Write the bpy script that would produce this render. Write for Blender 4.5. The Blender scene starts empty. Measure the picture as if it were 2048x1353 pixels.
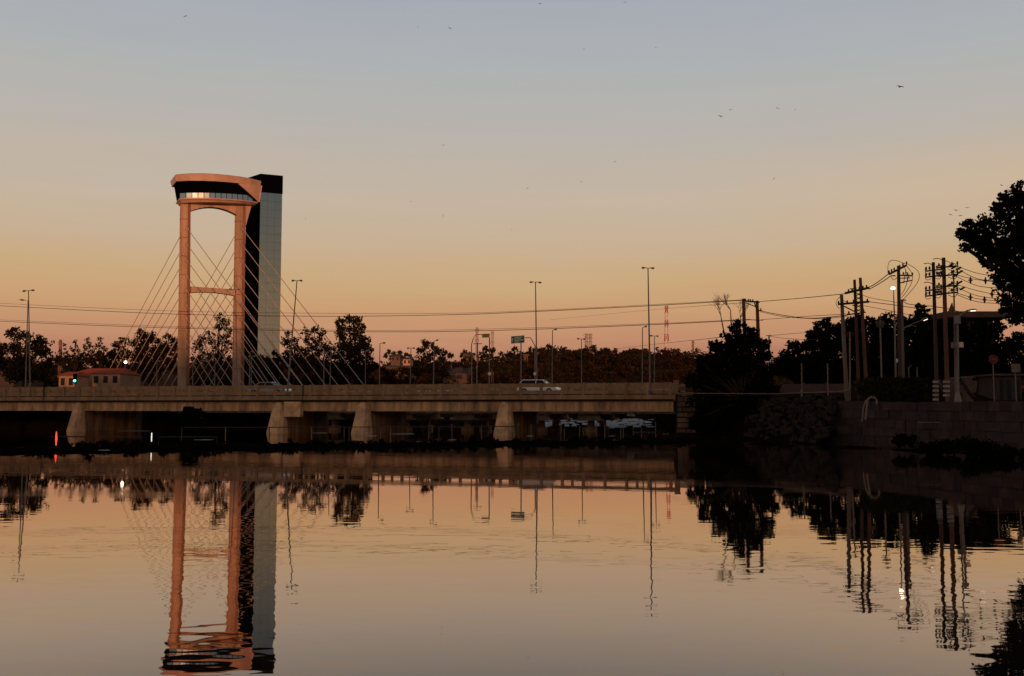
import bpy, math, random
import numpy as np
from mathutils import Vector, Matrix, noise
R = math.radians
rnd = random.Random(7)
nrs = np.random.RandomState(11)
sc = bpy.context.scene

# ------------------------------------------------------------ camera, sky, sun
W0, H0, F = 2048.0, 1353.0, 1950.0
CAM = Vector((0, 0, 2.7)); PITCH = math.atan(138.5 / F)
cam_d = bpy.data.cameras.new("camera"); cam = bpy.data.objects.new("camera", cam_d)
sc.collection.objects.link(cam)
cam.location = CAM; cam.rotation_euler = (math.pi / 2 + PITCH, 0, 0)
cam_d.sensor_width = 36; cam_d.lens = 36 * F / W0
cam_d.clip_start = 0.1; cam_d.clip_end = 6000
sc.camera = cam

SUN_EL = 2.6
def lin(c):
    return tuple(((v / 255 / 12.92) if v / 255 <= .04045 else ((v / 255 + .055) / 1.055) ** 2.4) for v in c)
world = bpy.data.worlds.new("World"); sc.world = world; world.use_nodes = True
nt = world.node_tree; nt.nodes.clear()
out = nt.nodes.new("ShaderNodeOutputWorld"); bg = nt.nodes.new("ShaderNodeBackground")
bg2 = nt.nodes.new("ShaderNodeBackground"); addb = nt.nodes.new("ShaderNodeAddShader")
sky = nt.nodes.new("ShaderNodeTexSky"); sky.sky_type = 'NISHITA'; sky.sun_disc = False
sky.sun_elevation = R(SUN_EL); sky.sun_rotation = R(180); sky.air_density = 1.0; sky.dust_density = 1.5
tc = nt.nodes.new("ShaderNodeTexCoord"); sep = nt.nodes.new("ShaderNodeSeparateXYZ")
nt.links.new(tc.outputs['Generated'], sep.inputs[0])
# thin streaky cloud: noise stretched horizontally shifts the lookup a little
mp = nt.nodes.new("ShaderNodeMapping"); mp.inputs['Scale'].default_value = (1.2, 1.2, 16)
nt.links.new(tc.outputs['Generated'], mp.inputs[0])
nz = nt.nodes.new("ShaderNodeTexNoise"); nz.inputs['Scale'].default_value = 1.5; nz.inputs['Detail'].default_value = 6; nz.inputs['Roughness'].default_value = .6
nt.links.new(mp.outputs[0], nz.inputs['Vector'])
ma = nt.nodes.new("ShaderNodeMath"); ma.operation = 'MULTIPLY_ADD'
ma.inputs[1].default_value = 0.045; ma.inputs[2].default_value = -0.0225
nt.links.new(nz.outputs['Fac'], ma.inputs[0])
mz = nt.nodes.new("ShaderNodeMath"); mz.operation = 'MAXIMUM'; mz.inputs[1].default_value = 0
nt.links.new(sep.outputs['Z'], mz.inputs[0])
am = nt.nodes.new("ShaderNodeMath"); am.operation = 'ADD'
nt.links.new(mz.outputs[0], am.inputs[0]); nt.links.new(ma.outputs[0], am.inputs[1])
sclz = nt.nodes.new("ShaderNodeMath"); sclz.operation = 'MULTIPLY'; sclz.inputs[1].default_value = 2.0
nt.links.new(am.outputs[0], sclz.inputs[0])
ramp = nt.nodes.new("ShaderNodeValToRGB"); cr = ramp.color_ramp
def elv(y): return 2 * math.sin(PITCH + math.atan((676.5 - y) / F))
stops = [(0.0, (158, 100, 84)), (elv(725), (176, 118, 98)), (elv(680), (196, 142, 109)), (elv(620), (204, 158, 115)),
         (elv(560), (205, 170, 126)), (elv(500), (203, 176, 145)), (elv(400), (199, 182, 162)), (elv(300), (189, 181, 172)),
         (elv(200), (181, 181, 178)), (elv(100), (174, 178, 182)), (elv(0), (168, 173, 183)), (elv(0) + .12, (80, 88, 108)), (1.0, (48, 56, 78))]
while len(cr.elements) < len(stops): cr.elements.new(0.5)
for e, (p, c) in zip(cr.elements, stops):
    e.position = p; e.color = (*lin(c), 1)
nt.links.new(sclz.outputs[0], ramp.inputs[0])
bg.inputs['Strength'].default_value = 0.96
def vm(op, a, b=None):
    q = nt.nodes.new("ShaderNodeVectorMath"); q.operation = op; nt.links.new(a, q.inputs[0])
    if b is not None: q.inputs[1].default_value = b
    return q
_cd = Vector((math.tan(R(26.5)), 1, math.tan(R(13.2)))).normalized()
cl1 = vm('MULTIPLY', vm('SUBTRACT', tc.outputs['Generated'], tuple(_cd)).outputs[0], (1, 1, 5.5))
wob = nt.nodes.new("ShaderNodeTexNoise"); wob.inputs['Scale'].default_value = 3; wob.inputs['Detail'].default_value = 6
mpw = nt.nodes.new("ShaderNodeMapping"); mpw.inputs['Scale'].default_value = (2, 2, 22); nt.links.new(tc.outputs['Generated'], mpw.inputs[0]); nt.links.new(mpw.outputs[0], wob.inputs['Vector'])
ln_ = vm('LENGTH', cl1.outputs[0]); dd_ = nt.nodes.new("ShaderNodeMath"); dd_.operation = 'ADD'
nt.links.new(ln_.outputs['Value'], dd_.inputs[0]); wm = nt.nodes.new("ShaderNodeMath"); wm.operation = 'MULTIPLY'; wm.inputs[1].default_value = .22
nt.links.new(wob.outputs['Fac'], wm.inputs[0]); nt.links.new(wm.outputs[0], dd_.inputs[1])
cm_ = nt.nodes.new("ShaderNodeMapRange"); cm_.interpolation_type = 'SMOOTHSTEP'; cm_.inputs[1].default_value = .12; cm_.inputs[2].default_value = .42; cm_.inputs[3].default_value = .34; cm_.inputs[4].default_value = 0
nt.links.new(dd_.outputs[0], cm_.inputs[0])
pc = nt.nodes.new("ShaderNodeMix"); pc.data_type = 'RGBA'; pc.inputs[7].default_value = (*lin((214, 182, 146)), 1)
nt.links.new(cm_.outputs[0], pc.inputs[0]); nt.links.new(ramp.outputs[0], pc.inputs[6])
bv = nt.nodes.new("ShaderNodeMapRange"); bv.inputs[1].default_value = .3; bv.inputs[2].default_value = .7; bv.inputs[3].default_value = .952; bv.inputs[4].default_value = .972
nt.links.new(wob.outputs['Fac'], bv.inputs[0]); nt.links.new(bv.outputs[0], bg.inputs['Strength'])
bg2.inputs['Strength'].default_value = 0.004
nt.links.new(pc.outputs[2], bg.inputs[0]); nt.links.new(sky.outputs[0], bg2.inputs[0])
# warm afterglow on the sunset side (behind the camera)
def mth(op, a, b=None, cl=False):
    q = nt.nodes.new("ShaderNodeMath"); q.operation = op; q.use_clamp = cl
    for i_, v_ in enumerate((a, b)):
        if v_ is None: continue
        if isinstance(v_, (int, float)): q.inputs[i_].default_value = v_
        else: nt.links.new(v_, q.inputs[i_])
    return q.outputs[0]
west = mth('POWER', mth('MULTIPLY', sep.outputs['Y'], -1.0, True), 1.5)
low_ = mth('POWER', mth('SUBTRACT', 1.0, mth('MULTIPLY', mz.outputs[0], 3.2), True), 2.0)
bg3 = nt.nodes.new("ShaderNodeBackground"); bg3.inputs[0].default_value = (1.0, .46, .19, 1)
nt.links.new(mth('MULTIPLY', mth('MULTIPLY', west, low_), 2.6), bg3.inputs['Strength'])
addc = nt.nodes.new("ShaderNodeAddShader"); nt.links.new(bg.outputs[0], addc.inputs[0]); nt.links.new(bg3.outputs[0], addc.inputs[1])
nt.links.new(addc.outputs[0], addb.inputs[0]); nt.links.new(bg2.outputs[0], addb.inputs[1])
nt.links.new(addb.outputs[0], out.inputs[0])

sl = bpy.data.lights.new("sun", 'SUN'); so = bpy.data.objects.new("sun", sl); sc.collection.objects.link(so)
sl.energy = 2.85; sl.angle = R(1.5); sl.color = (1.0, 0.40, 0.175)
SAZ = R(4)   # sun behind the camera, a touch to the right
sd = Vector((math.sin(SAZ) * math.cos(R(SUN_EL)), -math.cos(SAZ) * math.cos(R(SUN_EL)), math.sin(R(SUN_EL))))
so.rotation_euler = sd.to_track_quat('Z', 'Y').to_euler(); so.location = (0, -50, 80)
sc.view_settings.view_transform = 'Standard'; sc.view_settings.look = 'None'
sc.view_settings.exposure = 0; sc.view_settings.gamma = 1; sc.view_settings.use_curve_mapping = False
sc.render.engine = 'CYCLES'; sc.cycles.max_bounces = 5; sc.cycles.glossy_bounces = 3; sc.cycles.transparent_max_bounces = 8

# ------------------------------------------------------------ helpers
def at(px, py, Y):
    """world point seen at photo pixel (px, py), Y metres in front"""
    u = (px - W0 / 2) / F; v = (H0 / 2 - py) / F
    d = Vector((u, math.cos(PITCH) - v * math.sin(PITCH), math.sin(PITCH) + v * math.cos(PITCH)))
    return CAM + d * (Y / d.y)

def mat(name, col, rough=.85, var=.25, scale=2.0, metal=0, emit=None, estr=0, bump=0, streak=False, island=0, spec=.3, col2=None):
    m = bpy.data.materials.new(name); m.use_nodes = True
    n = m.node_tree; b = n.nodes['Principled BSDF']
    b.inputs['Roughness'].default_value = rough; b.inputs['Metallic'].default_value = metal
    b.inputs['Specular IOR Level'].default_value = spec
    t = n.nodes.new("ShaderNodeTexCoord"); mpn = n.nodes.new("ShaderNodeMapping")
    n.links.new(t.outputs['Object'], mpn.inputs[0])
    if streak: mpn.inputs['Scale'].default_value = (1, 1, .16)
    nn = n.nodes.new("ShaderNodeTexNoise"); nn.inputs['Scale'].default_value = scale
    nn.inputs['Detail'].default_value = 6; nn.inputs['Roughness'].default_value = .65
    n.links.new(mpn.outputs[0], nn.inputs['Vector'])
    rp = n.nodes.new("ShaderNodeValToRGB")
    rp.color_ramp.elements[0].position = .32; rp.color_ramp.elements[1].position = .68
    lo = col2 if col2 else tuple(c * (1 - var) for c in col)
    rp.color_ramp.elements[0].color = (*lo, 1)
    rp.color_ramp.elements[1].color = (*[min(1, c * (1 + var)) for c in col], 1)
    n.links.new(nn.outputs['Fac'], rp.inputs[0])
    src = rp.outputs[0]
    if island:
        g = n.nodes.new("ShaderNodeNewGeometry"); h = n.nodes.new("ShaderNodeHueSaturation")
        mm = n.nodes.new("ShaderNodeMapRange"); mm.inputs[3].default_value = 1 - island; mm.inputs[4].default_value = 1 + island
        n.links.new(g.outputs['Random Per Island'], mm.inputs[0]); n.links.new(mm.outputs[0], h.inputs['Value'])
        n.links.new(src, h.inputs['Color']); src = h.outputs[0]
    n.links.new(src, b.inputs['Base Color'])
    if bump:
        bn = n.nodes.new("ShaderNodeBump"); bn.inputs['Strength'].default_value = bump
        n.links.new(nn.outputs['Fac'], bn.inputs['Height']); n.links.new(bn.outputs[0], b.inputs['Normal'])
    if emit:
        b.inputs['Emission Color'].default_value = (*emit, 1); b.inputs['Emission Strength'].default_value = estr
    return m

M = dict(
    pylon=mat("pylon concrete", (.34, .235, .175), scale=.7, var=.28, streak=True, bump=.15),
    strip=mat("shaded strip and joint concrete", (.17, .085, .055), scale=.5, var=.3, streak=True, bump=.2),  # darker tone for the shade on a turned leg face, and for pour joints
    cabin=mat("copper cladding", (.39, .26, .205), rough=.42, var=.16, scale=.4),
    deckc=mat("old parapet concrete", (.33, .21, .115), scale=1.1, var=.15, streak=True, bump=.3, col2=(.19, .115, .062)),
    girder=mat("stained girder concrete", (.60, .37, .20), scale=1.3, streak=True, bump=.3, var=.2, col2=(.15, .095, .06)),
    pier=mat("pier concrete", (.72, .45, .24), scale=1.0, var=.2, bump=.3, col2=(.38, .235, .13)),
    pierd=mat("shaded pier concrete", (.42, .24, .13), scale=1.0, var=.25, bump=.3, streak=True, col2=(.09, .05, .03)),  # pier concrete with the under-deck shade put into its colour
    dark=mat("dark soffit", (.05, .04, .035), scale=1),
    asphalt=mat("asphalt", (.05, .048, .045), scale=3),
    steel=mat("galvanised steel", (.20, .16, .13), rough=.55, var=.15, scale=3),
    steeld=mat("dull lamp steel", (.17, .145, .125), rough=.6, var=.15, scale=3),
    cable=mat("stay sheath", (.36, .30, .245), rough=.55, var=.1),
    black=mat("black cladding", (.0015, .0015, .0018), rough=.7, var=.3, spec=.0),
    wire=mat("wire", (.045, .032, .026), rough=.8),
    wood=mat("weathered wood pole", (.075, .042, .03), scale=1.2, streak=True, bump=.3),
    woodr=mat("reddish wood pole", (.14, .06, .035), scale=1.2, streak=True, bump=.3),
    concp=mat("concrete pole", (.17, .135, .10), scale=1.0, streak=True, var=.15),
    iron=mat("insulators", (.05, .038, .032), rough=.6),
    stripe=mat("worn white band", (.30, .27, .25), scale=3, var=.3),
    white=mat("white paint", (.72, .70, .68), rough=.5, var=.08),
    carw=mat("white car paint", (.78, .76, .74), rough=.25, var=.03, spec=.5),
    cars=mat("silver car paint", (.42, .42, .42), rough=.3, var=.05, metal=.4),
    card=mat("dark car paint", (.02, .02, .025), rough=.25, var=.05, spec=.5),
    glass=mat("car glass", (.012, .012, .014), rough=.08, spec=.6, var=.05),
    tyre=mat("tyre", (.02, .02, .02), rough=.9),
    rim=mat("wheel rim", (.35, .35, .35), rough=.4, metal=.6),
    lamp_on=mat("lit lamp", (1, .9, .75), emit=(1, .84, .62), estr=14),
    lampoff=mat("lamp glass", (.45, .43, .4), rough=.3),
    lamp_dim=mat("dim lit lamp", (1, .9, .75), emit=(1, .84, .62), estr=2.5),
    headl=mat("headlight", (.8, .8, .8), rough=.2, emit=(1, .92, .8), estr=.25),
    tail=mat("tail light", (.35, .01, .01), rough=.3),
    redl=mat("red water reflection", (.9, .05, .03), emit=(1, .045, .03), estr=2.2),  # this and the next glow as light reflected on the water
    whitel=mat("white water reflection", (.9, .9, .8), emit=(1, .92, .72), estr=1.0),
    greenl=mat("green lamp", (.1, .9, .6), emit=(.08, .9, .6), estr=4),
    green=mat("sign green", (.01, .10, .03), rough=.5, var=.1),
    yellow=mat("sign yellow", (.52, .36, .04), rough=.5, var=.1),
    orange=mat("mast orange", (.42, .09, .04), rough=.6, var=.1),
    rust=mat("lattice steel", (.20, .115, .09), rough=.7),
    red=mat("sign red", (.11, .006, .005), rough=.5, var=.1),
    pinks=mat("pale box", (.72, .5, .42), rough=.6, var=.05),
    roof=mat("terracotta roof", (.42, .09, .03), scale=1.5, var=.3),
    roofd=mat("faded roof", (.065, .045, .032), scale=.8, var=.3),
    wallp=mat("plaster wall", (.36, .23, .16), scale=.7, var=.15),
    walld=mat("dim plaster wall", (.10, .065, .05), scale=.7, var=.2),
    window=mat("house window", (.02, .02, .022), rough=.6, var=.1, spec=.1),
    stone=mat("retaining wall stone", (.042, .025, .021), scale=1.6, bump=.5, var=.35, island=.35),
    rubble=mat("rubble stone", (.022, .013, .009), scale=2, bump=.5, var=.35, island=.45),
    abstone=mat("abutment stone", (.13, .078, .048), scale=2, bump=.5, var=.35, island=.5),
    joint=mat("wall joint", (.010, .007, .006), scale=2),
    mud=mat("wet mud", (.008, .006, .005), rough=1, scale=1.5, var=.4, bump=.3, spec=0),
    soil=mat("bank soil", (.038, .024, .014), scale=.12, var=.35, bump=.3, col2=(.012, .012, .006), spec=0),
    bark=mat("bark", (.022, .014, .010), scale=2, bump=.4),
    pale_bark=mat("pale bark", (.16, .11, .085), scale=2, bump=.3),
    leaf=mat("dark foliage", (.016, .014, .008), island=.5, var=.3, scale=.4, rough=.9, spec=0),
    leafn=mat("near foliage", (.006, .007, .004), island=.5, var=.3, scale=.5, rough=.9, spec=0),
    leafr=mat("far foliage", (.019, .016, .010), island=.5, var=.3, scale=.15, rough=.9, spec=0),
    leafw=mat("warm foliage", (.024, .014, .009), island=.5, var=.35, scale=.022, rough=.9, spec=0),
    hedge=mat("hedge foliage", (.028, .030, .008), island=.5, var=.3, scale=1, rough=.9, spec=0),
    foam=mat("river foam", (.40, .46, .48), scale=3, var=.25, rough=.7),
    pipe=mat("pale pipe paint", (.20, .14, .10), rough=.5, var=.15),
    cpipe=mat("drain pipe concrete", (.05, .04, .038), var=.2),
    bird=mat("bird plumage", (.03, .025, .022), var=.2),
)

def glossy(name, col, rough):
    m = bpy.data.materials.new(name); m.use_nodes = True; n = m.node_tree; b = n.nodes['Principled BSDF']
    b.inputs['Base Color'].default_value = (*col, 1); b.inputs['Metallic'].default_value = 1; b.inputs['Roughness'].default_value = rough
    t = n.nodes.new("ShaderNodeTexCoord"); q = n.nodes.new("ShaderNodeTexNoise"); q.inputs['Scale'].default_value = .22
    n.links.new(t.outputs['Object'], q.inputs['Vector'])
    bn = n.nodes.new("ShaderNodeBump"); bn.inputs['Strength'].default_value = .08; bn.inputs['Distance'].default_value = .5
    n.links.new(q.outputs['Fac'], bn.inputs['Height']); n.links.new(bn.outputs[0], b.inputs['Normal'])
    return m
M['mirror'] = glossy("mirror glass", (.105, .15, .195), .10)
M['pane'] = glossy("window glass", (.16, .22, .30), .2)
M['panel_light'] = glossy("bright window glass", (.42, .42, .42), .22)

# water
def water_mat():
    m = bpy.data.materials.new("river water"); m.use_nodes = True; n = m.node_tree
    n.nodes.remove(n.nodes['Principled BSDF']); o = n.nodes['Material Output']
    df = n.nodes.new("ShaderNodeBsdfDiffuse"); df.inputs[0].default_value = (.022, .015, .010, 1)
    gl = n.nodes.new("ShaderNodeBsdfGlossy"); gl.inputs['Roughness'].default_value = .022
    gl.inputs['Color'].default_value = (1.0, .885, .82, 1)
    fr = n.nodes.new("ShaderNodeLayerWeight"); fr.inputs[0].default_value = .5
    mr = n.nodes.new("ShaderNodeValToRGB"); ws = [(.5, .08), (.68, .22), (.74, .37), (.806, .59), (.86, .72), (.98, .90)]
    while len(mr.color_ramp.elements) < len(ws): mr.color_ramp.elements.new(.5)
    for e, (p, v) in zip(mr.color_ramp.elements, ws): e.position = p; e.color = (v, v, v, 1)
    mix = n.nodes.new("ShaderNodeMixShader")
    t = n.nodes.new("ShaderNodeTexCoord")
    def wave(sx, sy, s, det, dist):
        mpn = n.nodes.new("ShaderNodeMapping"); mpn.inputs['Scale'].default_value = (sx, sy, 1)
        n.links.new(t.outputs['Object'], mpn.inputs[0])
        q = n.nodes.new("ShaderNodeTexNoise"); q.inputs['Scale'].default_value = s; q.inputs['Detail'].default_value = det
        n.links.new(mpn.outputs[0], q.inputs['Vector'])
        k = n.nodes.new("ShaderNodeMath"); k.operation = 'MULTIPLY'; k.inputs[1].default_value = dist
        n.links.new(q.outputs['Fac'], k.inputs[0]); return k.outputs[0]
    mpr = n.nodes.new("ShaderNodeMapping"); mpr.inputs['Scale'].default_value = (.03, .22, 1); n.links.new(t.outputs['Object'], mpr.inputs[0])
    qr = n.nodes.new("ShaderNodeTexNoise"); qr.inputs['Scale'].default_value = 1; qr.inputs['Detail'].default_value = 5; n.links.new(mpr.outputs[0], qr.inputs['Vector'])
    rr_ = n.nodes.new("ShaderNodeMapRange"); rr_.inputs[1].default_value = .5; rr_.inputs[2].default_value = .75; rr_.inputs[3].default_value = .015; rr_.inputs[4].default_value = .07
    n.links.new(qr.outputs['Fac'], rr_.inputs[0]); n.links.new(rr_.outputs[0], gl.inputs['Roughness'])
    a = wave(.6, 1, 2.4, 1, .0042); b = wave(.35, 1, .55, 2, .006); c = wave(.15, .5, .16, 2, .009)
    s1 = n.nodes.new("ShaderNodeMath"); s1.operation = 'ADD'; n.links.new(a, s1.inputs[0]); n.links.new(b, s1.inputs[1])
    s2 = n.nodes.new("ShaderNodeMath"); s2.operation = 'ADD'; n.links.new(s1.outputs[0], s2.inputs[0]); n.links.new(c, s2.inputs[1])
    bn = n.nodes.new("ShaderNodeBump"); bn.inputs['Strength'].default_value = 1; bn.inputs['Distance'].default_value = 1
    # calmer water farther out, small wind ripples close by
    sp = n.nodes.new("ShaderNodeSeparateXYZ"); n.links.new(t.outputs['Object'], sp.inputs[0])
    cd = n.nodes.new("ShaderNodeMath"); cd.operation = 'MULTIPLY'; cd.inputs[1].default_value = .01; n.links.new(sp.outputs['Y'], cd.inputs[0])
    cm = n.nodes.new("ShaderNodeValToRGB"); am_ = [(.08, 1.0), (.14, .75), (.29, .14), (.38, .14), (.44, .75), (.60, .8), (.72, .25)]
    while len(cm.color_ramp.elements) < len(am_): cm.color_ramp.elements.new(.5)
    for e, (p, v) in zip(cm.color_ramp.elements, am_): e.position = p; e.color = (v, v, v, 1)
    n.links.new(cd.outputs[0], cm.inputs[0]); s3 = n.nodes.new("ShaderNodeMath"); s3.operation = 'MULTIPLY'
    n.links.new(s2.outputs[0], s3.inputs[0]); n.links.new(cm.outputs[0], s3.inputs[1])
    n.links.new(s3.outputs[0], bn.inputs['Height'])
    n.links.new(bn.outputs[0], gl.inputs['Normal'])
    n.links.new(fr.outputs['Facing'], mr.inputs[0]); n.links.new(mr.outputs[0], mix.inputs[0])
    n.links.new(df.outputs[0], mix.inputs[1]); n.links.new(gl.outputs[0], mix.inputs[2]); n.links.new(mix.outputs[0], o.inputs[0])
    return m
M['water'] = water_mat()

class MB:
    def __init__(s): s.v = []; s.f = []
    def add(s, vs, fs):
        o = len(s.v); s.v += [tuple(p) for p in vs]; s.f += [tuple(i + o for i in q) for q in fs]
    def box(s, x0, x1, y0, y1, z0, z1):
        s.hexa([(x0, y0, z0), (x1, y0, z0), (x1, y1, z0), (x0, y1, z0), (x0, y0, z1), (x1, y0, z1), (x1, y1, z1), (x0, y1, z1)])
    def hexa(s, p):
        s.add(p, [(0, 3, 2, 1), (4, 5, 6, 7), (0, 1, 5, 4), (1, 2, 6, 5), (2, 3, 7, 6), (3, 0, 4, 7)])
    def obox(s, c, ax, ay, az, hx, hy, hz):
        c = Vector(c); ax = Vector(ax).normalized() * hx; ay = Vector(ay).normalized() * hy; az = Vector(az).normalized() * hz
        s.hexa([c - ax - ay - az, c + ax - ay - az, c + ax + ay - az, c - ax + ay - az, c - ax - ay + az, c + ax - ay + az, c + ax + ay + az, c - ax + ay + az])
    def tube(s, pts, r, n=6, cap=True):
        pts = [Vector(p) for p in pts]; k = len(pts); rr = r if isinstance(r, (list, tuple)) else [r] * k
        vs = []; fs = []
        for i, p in enumerate(pts):
            t = (pts[min(i + 1, k - 1)] - pts[max(i - 1, 0)])
            if t.length < 1e-6: t = Vector((0, 0, 1))
            t.normalize(); ref = Vector((0, 0, 1)) if abs(t.z) < .9 else Vector((0, 1, 0))
            a = t.cross(ref).normalized(); b = t.cross(a)
            for j in range(n):
                th = 2 * math.pi * j / n; vs.append(p + (a * math.cos(th) + b * math.sin(th)) * rr[i])
        for i in range(k - 1):
            for j in range(n):
                j2 = (j + 1) % n; fs.append((i * n + j, i * n + j2, (i + 1) * n + j2, (i + 1) * n + j))
        if cap: fs.append(tuple(range(n))[::-1]); fs.append(tuple((k - 1) * n + j for j in range(n)))
        s.add(vs, fs)
    def loft(s, rings, cap=True):
        n = len(rings[0]); vs = [p for r_ in rings for p in r_]; fs = []
        for i in range(len(rings) - 1):
            for j in range(n):
                j2 = (j + 1) % n; fs.append((i * n + j, i * n + j2, (i + 1) * n + j2, (i + 1) * n + j))
        if cap: fs.append(tuple(range(n))[::-1]); fs.append(tuple((len(rings) - 1) * n + j for j in range(n)))
        s.add(vs, fs)
    def ball(s, c, rx, ry=None, rz=None, n=8, m=5):
        ry = ry or rx; rz = rz or rx; rings = []
        for i in range(1, m):
            a = math.pi * i / m
            rings.append([(c[0] + rx * math.sin(a) * math.cos(2 * math.pi * j / n), c[1] + ry * math.sin(a) * math.sin(2 * math.pi * j / n), c[2] - rz * math.cos(a)) for j in range(n)])
        s.loft(rings)
    def build(s, name, m, parent=None, smooth=False, origin=None):
        me = bpy.data.meshes.new(name); vs = s.v
        o = bpy.data.objects.new(name, me)
        if origin is not None:
            ov = Vector(origin); vs = [(v[0] - ov.x, v[1] - ov.y, v[2] - ov.z) for v in vs]; o.location = ov
        me.from_pydata(vs, [], s.f); me.materials.append(M[m] if isinstance(m, str) else m)
        if smooth: me.polygons.foreach_set('use_smooth', [True] * len(me.polygons))
        sc.collection.objects.link(o)
        if parent:
            o.parent = parent
            if parent.get('_w'):   # vertices given in world space
                o.matrix_parent_inverse = parent_inv[parent.name]
        return o

parent_inv = {}
def tag(o, label, cat, group=None):
    o['label'] = label; o['category'] = cat
    if group: o['group'] = group
    return o
def struct(o, kind='structure'): o['kind'] = kind; return o
def thing(name, label, cat, loc, group=None, rz=0, local=False):
    o = bpy.data.objects.new(name, None); sc.collection.objects.link(o)
    o.location = loc; o.rotation_euler = (0, 0, rz); o.empty_display_size = .5
    tag(o, label, cat, group)
    if not local:
        mw = Matrix.Translation(Vector(loc)) @ Matrix.Rotation(rz, 4, 'Z')
        parent_inv[o.name] = mw.inverted(); o['_w'] = 1
    return o

# ------------------------------------------------------------ terrain
RIV = [(-420, 128), (-90, 121), (-60, 119), (-14, 122), (-34, 288), (48, 294), (34, 200), (18.5, 106), (15.4, 92), (22, 80), (26.2, 65),
       (28.6, 53), (33, 40), (40, 20), (45, 3), (-420, 3)]
def sdist(X, Y):
    best = np.full(X.shape, 1e9); ins = np.zeros(X.shape, bool); n = len(RIV)
    for i in range(n):
        x0, y0 = RIV[i]; x1, y1 = RIV[(i + 1) % n]; dx, dy = x1 - x0, y1 - y0
        t = np.clip(((X - x0) * dx + (Y - y0) * dy) / (dx * dx + dy * dy), 0, 1)
        best = np.minimum(best, np.hypot(X - x0 - t * dx, Y - y0 - t * dy))
        c = ((y0 > Y) != (y1 > Y)); ins ^= c & (X < (x1 - x0) * (Y - y0) / ((y1 - y0) if y1 != y0 else 1e-9) + x0)
    return np.where(ins, -best, best)
def sm(a, b, t):
    t = np.clip((t - a) / (b - a), 0, 1); return t * t * (3 - 2 * t)
EX, EN = Vector((.958, -.287, 0)), Vector((.287, .958, 0)); BA = Vector((14.95, 89.9, 0))
def height(X, Y):
    X = np.asarray(X, float); Y = np.asarray(Y, float); sd_ = sdist(X, Y)
    tt = (X - BA.x) * EN.x + (Y - BA.y) * EN.y
    B = 3.02 + .9 * sm(-9, -1.5, tt); B = np.where(Y < 30, 3.02 - 1.9 * sm(0, 30, 30 - Y), B)
    w = np.where(Y > 100, 5.0, np.where(Y < 30, 2.5, 1.2))
    h = -2.2 + (B + 2.2) * sm(0, 1, (sd_ - .6) / w + .0)
    und = np.sin(X * .021 + 1.3) * np.cos(Y * .017) * .5 + np.sin(X * .05 + Y * .037) * .5
    far = sm(300, 640, Y) * (26.5 + 4 * np.sin(X * .012 + .6) + 3 * np.sin(X * .031) + 1.5 * np.sin(X * .08)) * (1 - .5 * sm(700, 1200, Y))
    back = sm(-130, -235, Y) * (32 + 4.5 * np.sin(X * .02 + 1) + 3 * np.sin(X * .055 + 2) + 1.5 * np.sin(X * .13))  # unseen ridge added behind the camera to keep low sun off the foreground
    return np.where(sd_ > 6, h + und * .0 + far + back, h + far)
def gz(x, y): return float(height(np.array([x]), np.array([y]))[0])

def axis(lo, hi, near_lo, near_hi, step, growth):
    a = list(np.arange(near_lo, near_hi + .01, step)); s = step; p = near_lo
    left = []
    while p > lo: s *= growth; p -= s; left.append(p)
    s = step; p = a[-1]; right = []
    while p < hi: s *= growth; p += s; right.append(p)
    return np.array(left[::-1] + a + right)
xs = axis(-1100, 1100, -110, 75, 1.6, 1.07); ys = axis(-420, 1700, -5, 130, 1.6, 1.06)
GX, GY = np.meshgrid(xs, ys); GZ = height(GX, GY)
nx, ny = len(xs), len(ys)
vv = np.stack([GX.ravel(), GY.ravel(), GZ.ravel()], 1)
ii = np.arange(nx * ny).reshape(ny, nx)
ff = np.stack([ii[:-1, :-1].ravel(), ii[:-1, 1:].ravel(), ii[1:, 1:].ravel(), ii[1:, :-1].ravel()], 1)
def npmesh(name, vv, ff, m, parent=None):
    me = bpy.data.meshes.new(name); me.vertices.add(len(vv)); me.vertices.foreach_set('co', vv.astype(np.float32).ravel())
    k = ff.shape[1]; me.loops.add(ff.size); me.loops.foreach_set('vertex_index', ff.astype(np.int32).ravel())
    me.polygons.add(len(ff)); me.polygons.foreach_set('loop_start', np.arange(0, ff.size, k, dtype=np.int32))
    me.update(calc_edges=True); me.materials.append(M[m]); o = bpy.data.objects.new(name, me); sc.collection.objects.link(o)
    if parent:
        o.parent = parent
        if parent.get('_w'): o.matrix_parent_inverse = parent_inv[parent.name]
    return o
g = npmesh("ground", vv, ff, 'soil'); struct(g)
g.data.polygons.foreach_set('use_smooth', [True] * len(g.data.polygons))
w = MB(); w.add([(-1100, 2, 0), (90, 2, 0), (90, 320, 0), (-1100, 320, 0)], [(0, 1, 2, 3)])
struct(w.build("water", 'water'))
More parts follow.
